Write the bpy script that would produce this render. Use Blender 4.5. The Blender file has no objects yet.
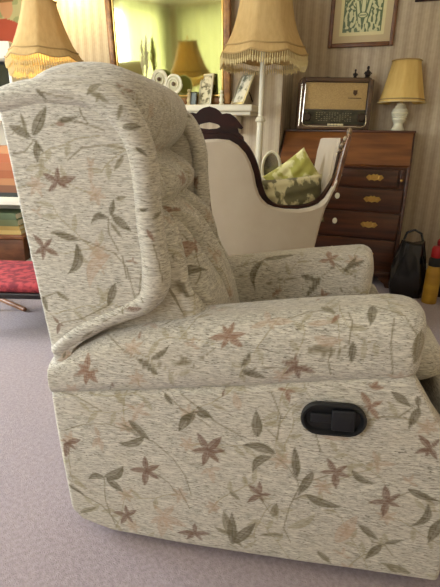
import bpy, math, random
import numpy as np
from mathutils import Vector, Matrix

R = math.radians
scene = bpy.context.scene
col = scene.collection

# ------------------------------------------------------------------ camera
cd = bpy.data.cameras.new('camera')
cam = bpy.data.objects.new('camera', cd); col.objects.link(cam)
cd.sensor_fit = 'VERTICAL'; cd.sensor_height = 24.0
cd.lens = 450.0 / 587.0 * 24.0
cd.clip_start = 0.02
P_, R_ = R(19.0), R(1.2)
fw = Vector((0, math.cos(P_), -math.sin(P_))); rt = Vector((1, 0, 0)); up = rt.cross(fw)
r2 = rt * math.cos(R_) + up * math.sin(R_); u2 = up * math.cos(R_) - rt * math.sin(R_)
m = Matrix((r2, u2, -fw)).transposed().to_4x4()
m.translation = Vector((0, 0, 1.02))
cam.matrix_world = m
scene.camera = cam

# ------------------------------------------------------------------ world, light, exposure
w = bpy.data.worlds.new('world'); scene.world = w; w.use_nodes = True
bg = w.node_tree.nodes['Background']; bg.inputs[0].default_value = (0.75, 0.85, 1.0, 1); bg.inputs[1].default_value = 1.0
vs = scene.view_settings
vs.view_transform = 'Standard'; vs.look = 'None'; vs.gamma = 1.0; vs.exposure = 0.22; vs.use_curve_mapping = False
scene.cycles.use_denoising = True
scene.cycles.max_bounces = 8
scene.cycles.sample_clamp_indirect = 6.0

TH = R(20)
ER = Vector((math.cos(TH), -math.sin(TH), 0)); EB = Vector((math.sin(TH), math.cos(TH), 0))
A0 = Vector((0.476, 3.5, 0))
def RM(s, t, z=0.0):            # room frame: s along the fireplace wall, t towards it, z up
    return A0 + ER * s + EB * t + Vector((0, 0, z))

def area(name, loc, target, sx, sy, power, color):
    l = bpy.data.lights.new(name, 'AREA'); l.shape = 'RECTANGLE'; l.size = sx; l.size_y = sy
    l.energy = power; l.color = color
    o = bpy.data.objects.new(name, l); col.objects.link(o); o.location = loc
    o.rotation_euler = (Vector(target) - Vector(loc)).to_track_quat('-Z', 'Y').to_euler()
    return o
# daylight entering by the left window and by the window behind the camera
area('window_daylight_left', RM(-3.45, -3.25, 1.5), RM(0, -3.25, 1.3), 2.2, 1.5, 250, (0.84, 0.92, 1.0))
area('window_daylight_near', RM(-1.6, -5.15, 1.55), RM(-1.6, 0, 1.3), 2.8, 1.4, 76, (0.96, 0.97, 0.98))

# ------------------------------------------------------------------ materials
def srgb(c):
    return tuple(((x / 255) / 12.92 if x / 255 <= 0.04045 else ((x / 255 + 0.055) / 1.055) ** 2.4) for x in c) + (1,)
MATS = {}
def mat(name, c, rough=0.6, metal=0.0, c2=None, scale=(8, 8, 8), amt=1.0, bump=0.0, bscale=40, trans=0.0, coat=0.0, lo=0.35, hi=0.65, sheen=0.0, spec=0.5):
    if name in MATS: return MATS[name]
    m = bpy.data.materials.new(name); m.use_nodes = True; nt = m.node_tree
    p = nt.nodes['Principled BSDF']
    p.inputs['Base Color'].default_value = srgb(c); p.inputs['Roughness'].default_value = rough
    p.inputs['Metallic'].default_value = metal
    p.inputs['Specular IOR Level'].default_value = spec
    p.inputs['Coat Weight'].default_value = coat; p.inputs['Coat Roughness'].default_value = 0.15
    p.inputs['Sheen Weight'].default_value = sheen
    tc = nt.nodes.new('ShaderNodeTexCoord')
    if c2 is not None:
        mp = nt.nodes.new('ShaderNodeMapping'); mp.inputs['Scale'].default_value = scale
        nt.links.new(tc.outputs['Object'], mp.inputs[0])
        n = nt.nodes.new('ShaderNodeTexNoise'); n.inputs['Scale'].default_value = 1; n.inputs['Detail'].default_value = 4
        nt.links.new(mp.outputs[0], n.inputs['Vector'])
        r = nt.nodes.new('ShaderNodeMapRange'); r.inputs[1].default_value = lo; r.inputs[2].default_value = hi; r.inputs[4].default_value = amt
        nt.links.new(n.outputs['Fac'], r.inputs[0])
        mx = nt.nodes.new('ShaderNodeMix'); mx.data_type = 'RGBA'
        mx.inputs[6].default_value = srgb(c); mx.inputs[7].default_value = srgb(c2)
        nt.links.new(r.outputs[0], mx.inputs[0]); nt.links.new(mx.outputs[2], p.inputs['Base Color'])
    if bump:
        n2 = nt.nodes.new('ShaderNodeTexNoise'); n2.inputs['Scale'].default_value = bscale; n2.inputs['Detail'].default_value = 3
        nt.links.new(tc.outputs['Object'], n2.inputs['Vector'])
        b = nt.nodes.new('ShaderNodeBump'); b.inputs['Strength'].default_value = bump; b.inputs['Distance'].default_value = 0.004
        nt.links.new(n2.outputs['Fac'], b.inputs['Height']); nt.links.new(b.outputs[0], p.inputs['Normal'])
    if trans:
        t = nt.nodes.new('ShaderNodeBsdfTranslucent'); t.inputs[0].default_value = srgb(c)
        ms = nt.nodes.new('ShaderNodeMixShader'); ms.inputs[0].default_value = trans
        out = nt.nodes['Material Output']
        nt.links.new(p.outputs[0], ms.inputs[1]); nt.links.new(t.outputs[0], ms.inputs[2]); nt.links.new(ms.outputs[0], out.inputs[0])
    MATS[name] = m
    return m

def fabric_material(across=False):
    m = bpy.data.materials.new('woven floral chenille'); m.use_nodes = True; nt = m.node_tree; L = nt.links.new
    p = nt.nodes['Principled BSDF']; p.inputs['Roughness'].default_value = 0.92; p.inputs['Specular IOR Level'].default_value = 0.15
    p.inputs['Sheen Weight'].default_value = 0.25; p.inputs['Sheen Roughness'].default_value = 0.5
    tc = nt.nodes.new('ShaderNodeTexCoord')
    def noise(scale, detail=3, rough=0.6):
        mp = nt.nodes.new('ShaderNodeMapping'); mp.inputs['Scale'].default_value = scale
        L(tc.outputs['Object'], mp.inputs[0])
        n = nt.nodes.new('ShaderNodeTexNoise'); n.inputs['Scale'].default_value = 1; n.inputs['Detail'].default_value = detail
        n.inputs['Roughness'].default_value = rough
        L(mp.outputs[0], n.inputs['Vector']); return n.outputs['Fac']
    def rng(s, a, b, lo=0.0, hi=1.0):
        r = nt.nodes.new('ShaderNodeMapRange'); r.inputs[1].default_value = a; r.inputs[2].default_value = b
        r.inputs[3].default_value = lo; r.inputs[4].default_value = hi; L(s, r.inputs[0]); return r.outputs[0]
    def mix(f, a, b):
        x = nt.nodes.new('ShaderNodeMix'); x.data_type = 'RGBA'
        if hasattr(f, 'links'): L(f, x.inputs[0])
        else: x.inputs[0].default_value = f
        for i, v in ((6, a), (7, b)):
            if hasattr(v, 'links'): L(v, x.inputs[i])
            else: x.inputs[i].default_value = v
        return x.outputs[2]
    sw = (lambda a, b: (a, a, b)) if across else (lambda a, b: (a, b, b))
    slub = noise(sw(46, 360), 3, 0.65); broad = noise(sw(5, 22), 2); dark = noise(sw(85, 420), 2, 0.7)
    base = mix(rng(slub, 0.38, 0.62), srgb(FAB_A), srgb(FAB_B))
    base = mix(rng(dark, 0.55, 0.68, 0, 0.7 if across else 0.85), base, srgb(FAB_D))
    base = mix(rng(broad, 0.4, 0.65, 0, 0.3), base, srgb(FAB_C))
    at = nt.nodes.new('ShaderNodeAttribute'); at.attribute_name = 'Motif'
    fac = nt.nodes.new('ShaderNodeMath'); fac.operation = 'MULTIPLY'
    L(at.outputs['Alpha'], fac.inputs[0]); L(rng(slub, 0.34, 0.66, 1.0, 0.8), fac.inputs[1])
    c = mix(fac.outputs[0], base, at.outputs['Color'])
    L(c, p.inputs['Base Color'])
    b = nt.nodes.new('ShaderNodeBump'); b.inputs['Strength'].default_value = 0.25 if across else 0.35; b.inputs['Distance'].default_value = 0.0015
    L(slub, b.inputs['Height']); L(b.outputs[0], p.inputs['Normal'])
    return m
FAB_A, FAB_B, FAB_C, FAB_D = (164, 159, 147), (216, 211, 198), (194, 184, 168), (90, 81, 66)
FAB = fabric_material(); FAB_X = fabric_material(True)

def wallpaper(name, c, cs, fade=0.5):
    m = bpy.data.materials.new(name); m.use_nodes = True; nt = m.node_tree; L = nt.links.new
    p = nt.nodes['Principled BSDF']; p.inputs['Roughness'].default_value = 0.7; p.inputs['Specular IOR Level'].default_value = 0.3
    tc = nt.nodes.new('ShaderNodeTexCoord'); sp = nt.nodes.new('ShaderNodeSeparateXYZ'); L(tc.outputs['Object'], sp.inputs[0])
    ad = nt.nodes.new('ShaderNodeMath'); ad.operation = 'ADD'; L(sp.outputs[0], ad.inputs[0]); L(sp.outputs[1], ad.inputs[1])
    def math1(op, a, b):
        n = nt.nodes.new('ShaderNodeMath'); n.operation = op
        for i, v in ((0, a), (1, b)):
            if hasattr(v, 'links'): L(v, n.inputs[i])
            else: n.inputs[i].default_value = v
        return n.outputs[0]
    s1 = math1('SINE', math1('MULTIPLY', ad.outputs[0], 2 * math.pi / 0.075), 0)
    s2 = math1('SINE', math1('MULTIPLY', ad.outputs[0], 2 * math.pi / 0.0187), 0)
    st = math1('ADD', math1('MULTIPLY', s1, 0.9), math1('MULTIPLY', s2, 0.35))
    n = nt.nodes.new('ShaderNodeTexNoise'); n.inputs['Scale'].default_value = 38; n.inputs['Detail'].default_value = 3
    L(tc.outputs['Object'], n.inputs['Vector'])
    f = math1('ADD', st, math1('MULTIPLY', math1('SUBTRACT', n.outputs['Fac'], 0.5), 2.4))
    r = nt.nodes.new('ShaderNodeMapRange'); r.inputs[1].default_value = -1.2; r.inputs[2].default_value = 1.2; r.inputs[4].default_value = fade * 2
    L(f, r.inputs[0])
    mx = nt.nodes.new('ShaderNodeMix'); mx.data_type = 'RGBA'; mx.inputs[6].default_value = srgb(c); mx.inputs[7].default_value = srgb(cs)
    L(r.outputs[0], mx.inputs[0]); L(mx.outputs[2], p.inputs['Base Color'])
    return m

# ------------------------------------------------------------------ mesh helpers
def tag(o, label=None, cat=None, group=None, kind=None):
    for k, v in (('label', label), ('category', cat), ('group', group), ('kind', kind)):
        if v: o[k] = v
    return o
def empty(name, loc=(0, 0, 0), rz=0.0, label=None, cat=None, group=None):
    o = bpy.data.objects.new(name, None); o.empty_display_size = 0.05; col.objects.link(o)
    o.location = loc; o.rotation_euler = (0, 0, rz)
    return tag(o, label, cat, group)

class MB:
    def __init__(s): s.v = []; s.f = []; s.mi = []
    def add(s, vs, fs, mi=0):
        n = len(s.v); s.v += [tuple(v) for v in vs]; s.f += [tuple(i + n for i in f) for f in fs]; s.mi += [mi] * len(fs); return s
    def box(s, x0, x1, y0, y1, z0, z1, b=0.0, mi=0, M=None):
        if b <= 0:
            vs = [(x, y, z) for x in (x0, x1) for y in (y0, y1) for z in (z0, z1)]
            fs = [(0, 1, 3, 2), (4, 6, 7, 5), (0, 4, 5, 1), (2, 3, 7, 6), (0, 2, 6, 4), (1, 5, 7, 3)]
        else:
            import bmesh
            bm = bmesh.new(); bmesh.ops.create_cube(bm, size=1)
            for v in bm.verts: v.co = Vector(((x0 + x1) / 2 + v.co.x * (x1 - x0), (y0 + y1) / 2 + v.co.y * (y1 - y0), (z0 + z1) / 2 + v.co.z * (z1 - z0)))
            b = min(b, 0.49 * min(abs(x1 - x0), abs(y1 - y0), abs(z1 - z0)))
            bmesh.ops.bevel(bm, geom=bm.edges[:], offset=b, segments=3, affect='EDGES', profile=0.5)
            bm.verts.index_update(); vs = [v.co.copy() for v in bm.verts]; fs = [[v.index for v in f.verts] for f in bm.faces]; bm.free()
        if M is not None: vs = [M @ Vector(v) for v in vs]
        return s.add(vs, fs, mi)
    def lathe(s, prof, c=(0, 0, 0), n=24, mi=0, M=None, mod=None):
        vs = []; fs = []
        for k, (r, z) in enumerate(prof):
            for i in range(n):
                a = 2 * math.pi * i / n; rr = r * (mod(a, k) if mod else 1)
                v = Vector((rr * math.cos(a), rr * math.sin(a), z)); 
                if M is not None: v = M @ v
                vs.append(v + Vector(c))
        for k in range(len(prof) - 1):
            for i in range(n):
                j = (i + 1) % n; fs.append((k * n + i, k * n + j, (k + 1) * n + j, (k + 1) * n + i))
        if prof[0][0] > 1e-6: fs.append(tuple(range(n - 1, -1, -1)))
        if prof[-1][0] > 1e-6: fs.append(tuple((len(prof) - 1) * n + i for i in range(n)))
        return s.add(vs, fs, mi)
    def tube(s, pts, r, n=8, mi=0, closed=False):
        pts = [Vector(p) for p in pts]; N = len(pts); rs = r if isinstance(r, (list, tuple)) else [r] * N
        vs = []; fs = []; prev = None
        for i, p in enumerate(pts):
            a = pts[(i - 1) % N] if closed or i > 0 else p; b = pts[(i + 1) % N] if closed or i < N - 1 else p
            t = (b - a).normalized()
            if prev is None:
                x = t.orthogonal().normalized()
            else:
                x = (prev - t * prev.dot(t)).normalized()
            prev = x; y = t.cross(x)
            for k in range(n):
                q = 2 * math.pi * k / n; vs.append(p + (x * math.cos(q) + y * math.sin(q)) * rs[i])
        for i in range(N if closed else N - 1):
            for k in range(n):
                l = (k + 1) % n; j = (i + 1) % N; fs.append((i * n + k, i * n + l, j * n + l, j * n + k))
        if not closed:
            fs.append(tuple(range(n - 1, -1, -1))); fs.append(tuple((N - 1) * n + k for k in range(n)))
        return s.add(vs, fs, mi)
    def prism(s, outline, y0, y1, mi=0, M=None, axis='y', inset=0.0):
        """outline in (x, z) extruded from y0 to y1, with a small chamfer on both faces"""
        n = len(outline); cx = sum(p[0] for p in outline) / n; cz = sum(p[1] for p in outline) / n
        def off(d):
            out = []
            for i in range(n):
                a = Vector(outline[i - 1]); b = Vector(outline[i]); c = Vector(outline[(i + 1) % n])
                e1 = (b - a).normalized(); e2 = (c - b).normalized(); nn = Vector((-(e1.y + e2.y), e1.x + e2.x))
                if nn.length < 1e-6: nn = Vector((-e1.y, e1.x))
                nn.normalize(); out.append(b + nn * d)
            return out
        ar = sum(outline[i - 1][0] * outline[i][1] - outline[i][0] * outline[i - 1][1] for i in range(n))
        sg = 1 if ar > 0 else -1
        ins = off(inset * sg) if inset else [Vector(p) for p in outline]
        o = [Vector(p) for p in outline]
        lay = [(ins, y0), (o, y0 + inset), (o, y1 - inset), (ins, y1)] if inset else [(o, y0), (o, y1)]
        vs = []; fs = []
        for L_, y in lay:
            for p in L_: vs.append(Vector((p[0], y, p[1])) if axis == 'y' else (Vector((y, p[0], p[1])) if axis == 'x' else Vector((p[0], p[1], y))))
        if M is not None: vs = [M @ v for v in vs]
        k = len(lay)
        for a in range(k - 1):
            for i in range(n):
                j = (i + 1) % n; fs.append((a * n + i, a * n + j, (a + 1) * n + j, (a + 1) * n + i))
        from mathutils.geometry import tessellate_polygon
        for base_, pl in ((0, lay[0][0]), ((k - 1) * n, lay[-1][0])):
            for tri in tessellate_polygon([[Vector((p[0], p[1], 0)) for p in pl]]): fs.append(tuple(base_ + i for i in tri))
        return s.add(vs, fs, mi)
    def sphere(s, c, r, n=14, m_=9, mi=0, sc=(1, 1, 1), M=None):
        prof = [(max(1e-5, r * math.sin(math.pi * k / m_)), -r * math.cos(math.pi * k / m_)) for k in range(m_ + 1)]
        vs = []; fs = []
        for rr, z in prof:
            for i in range(n):
                a = 2 * math.pi * i / n; v = Vector((rr * math.cos(a) * sc[0], rr * math.sin(a) * sc[1], z * sc[2]))
                if M is not None: v = M @ v
                vs.append(v + Vector(c))
        for k in range(m_):
            for i in range(n):
                j = (i + 1) % n; fs.append((k * n + i, k * n + j, (k + 1) * n + j, (k + 1) * n + i))
        return s.add(vs, fs, mi)
    def build(s, name, mats, parent=None, smooth=True, loc=None, rz=None):
        me = bpy.data.meshes.new(name); me.from_pydata(s.v, [], s.f)
        if not isinstance(mats, (list, tuple)): mats = [mats]
        for x in mats: me.materials.append(x)
        me.polygons.foreach_set('material_index', s.mi)
        me.update()
        import bmesh
        bm = bmesh.new(); bm.from_mesh(me); bmesh.ops.recalc_face_normals(bm, faces=bm.faces[:]); bm.to_mesh(me); bm.free()
        if smooth:
            me.polygons.foreach_set('use_smooth', [True] * len(me.polygons))
            try: me.set_sharp_from_angle(angle=R(40))
            except Exception: pass
        o = bpy.data.objects.new(name, me); col.objects.link(o)
        if parent: o.parent = parent
        if loc is not None: o.location = loc
        if rz is not None: o.rotation_euler = (0, 0, rz)
        return o

# painted cloth: every vertex carries its place on the cloth (metres) and gets the woven motif there
def cr(pts, n):                 # resample a polyline through smooth points
    pts = np.array(pts, float); d = np.r_[0, np.cumsum(np.linalg.norm(np.diff(pts, axis=0), axis=1))]
    t = np.linspace(0, d[-1], n); out = np.stack([np.interp(t, d, pts[:, k]) for k in range(pts.shape[1])], 1)
    if n > 12:
        k = max(1, n // 40)
        pad = np.pad(out, ((k, k), (0, 0)), mode='edge'); ker = np.ones(2 * k + 1) / (2 * k + 1)
        sm = np.stack([np.convolve(pad[:, j], ker, 'valid') for j in range(out.shape[1])], 1)
        sm[0] = out[0]; sm[-1] = out[-1]; out = sm
    return out
COLS = {'f': (140, 102, 78), 'g': (122, 112, 84), 'k': (92, 82, 54), 'p': (182, 152, 126), 's': (110, 98, 68), 'q': (150, 138, 100), 'b': (112, 77, 58)}
def lin(c): return np.array(srgb(c)[:3])
def paint(pat, prims):
    n = len(pat); rgb = np.tile(lin(COLS['g']), (n, 1)); al = np.zeros(n)
    for pr in prims:
        k, cl, wd, pts = pr[0], pr[1], pr[2], np.array(pr[3], float)
        lo = pts.min(0) - wd * 1.5 - 0.01; hi = pts.max(0) + wd * 1.5 + 0.01
        idx = np.nonzero(((pat >= lo) & (pat <= hi)).all(1))[0]
        if not len(idx): continue
        q = pat[idx]; c = np.tile(lin(COLS[cl]), (len(idx), 1))
        if k == 'L':
            a, b = pts[0], pts[-1]; ax = b - a; ln = np.linalg.norm(ax) + 1e-9; ax = ax / ln; nx = np.array([-ax[1], ax[0]])
            bend = 0.0
            if len(pts) == 3: bend = (pts[1] - (a + b) / 2) @ nx
            t = ((q - a) @ ax) / ln; d = (q - a) @ nx - bend * 4 * np.clip(t, 0, 1) * (1 - np.clip(t, 0, 1))
            hw = wd * np.sin(np.pi * np.clip(t, 0, 1) ** 0.8) ** 0.9
            a_ = np.clip((hw - np.abs(d)) / 0.0022 + 0.5, 0, 1) * ((t > 0) & (t < 1))
            rim_ = np.clip(np.abs(d) / np.maximum(hw, 1e-4), 0, 1) ** 2; vein = np.clip(1 - np.abs(d) / 0.0018, 0, 1)
            c = c * (1 - vein * .3)[:, None]
            a_ = a_ * (0.76 + .24 * np.maximum(rim_, vein) - np.where(d > 0, .12, 0)) * (1.0 if cl in 'fgkb' else 0.62)
        else:
            dm = np.full(len(idx), 9.0)
            for i in range(len(pts) - 1):
                a, b = pts[i], pts[i + 1]; ab = b - a; L2 = (ab @ ab) + 1e-12
                tt = np.clip(((q - a) @ ab) / L2, 0, 1); dm = np.minimum(dm, np.linalg.norm(q - a - tt[:, None] * ab, axis=1))
            a_ = np.clip((wd * 1.25 - dm) / 0.0018 + 0.5, 0, 1) * 0.8
        al0 = al[idx]; na = a_ + al0 * (1 - a_)
        rgb[idx] = np.where(na[:, None] > 1e-5, (c * a_[:, None] + rgb[idx] * (al0 * (1 - a_))[:, None]) / np.maximum(na, 1e-5)[:, None], rgb[idx])
        al[idx] = na
    return np.concatenate([rgb, al[:, None]], 1)
def sprigs(seed, lo, hi, step=0.15):
    rnd = random.Random(seed); out = []
    u = lo[0]
    while u < hi[0]:
        v = lo[1]
        while v < hi[1]:
            cx, cy = u + rnd.uniform(0, step * .8), v + rnd.uniform(0, step * .8); th = rnd.uniform(0, 6.28)
            if rnd.random() < 0.5:
                for k in range(6):
                    a = th + k * math.pi / 3; l = rnd.uniform(.02, .032)
                    out.append(('L', rnd.choice('ffb'), .006, [(cx, cy), (cx + l * math.cos(a), cy + l * math.sin(a))]))
            px, py = cx, cy; pts = [(px, py)]
            for k in range(6):
                th += rnd.uniform(-.3, .35); px += .022 * math.cos(th); py += .022 * math.sin(th); pts.append((px, py))
                if k in (2, 4, 5):
                    a = th + rnd.choice((-.9, .9)); l = rnd.uniform(.03, .05)
                    out.append(('L', rnd.choice('gkgq'), .007, [(px, py), (px + l * math.cos(a), py + l * math.sin(a))]))
            out.append(('S', 's', .0011, pts))
            v += step
        u += step
    return out
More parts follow.
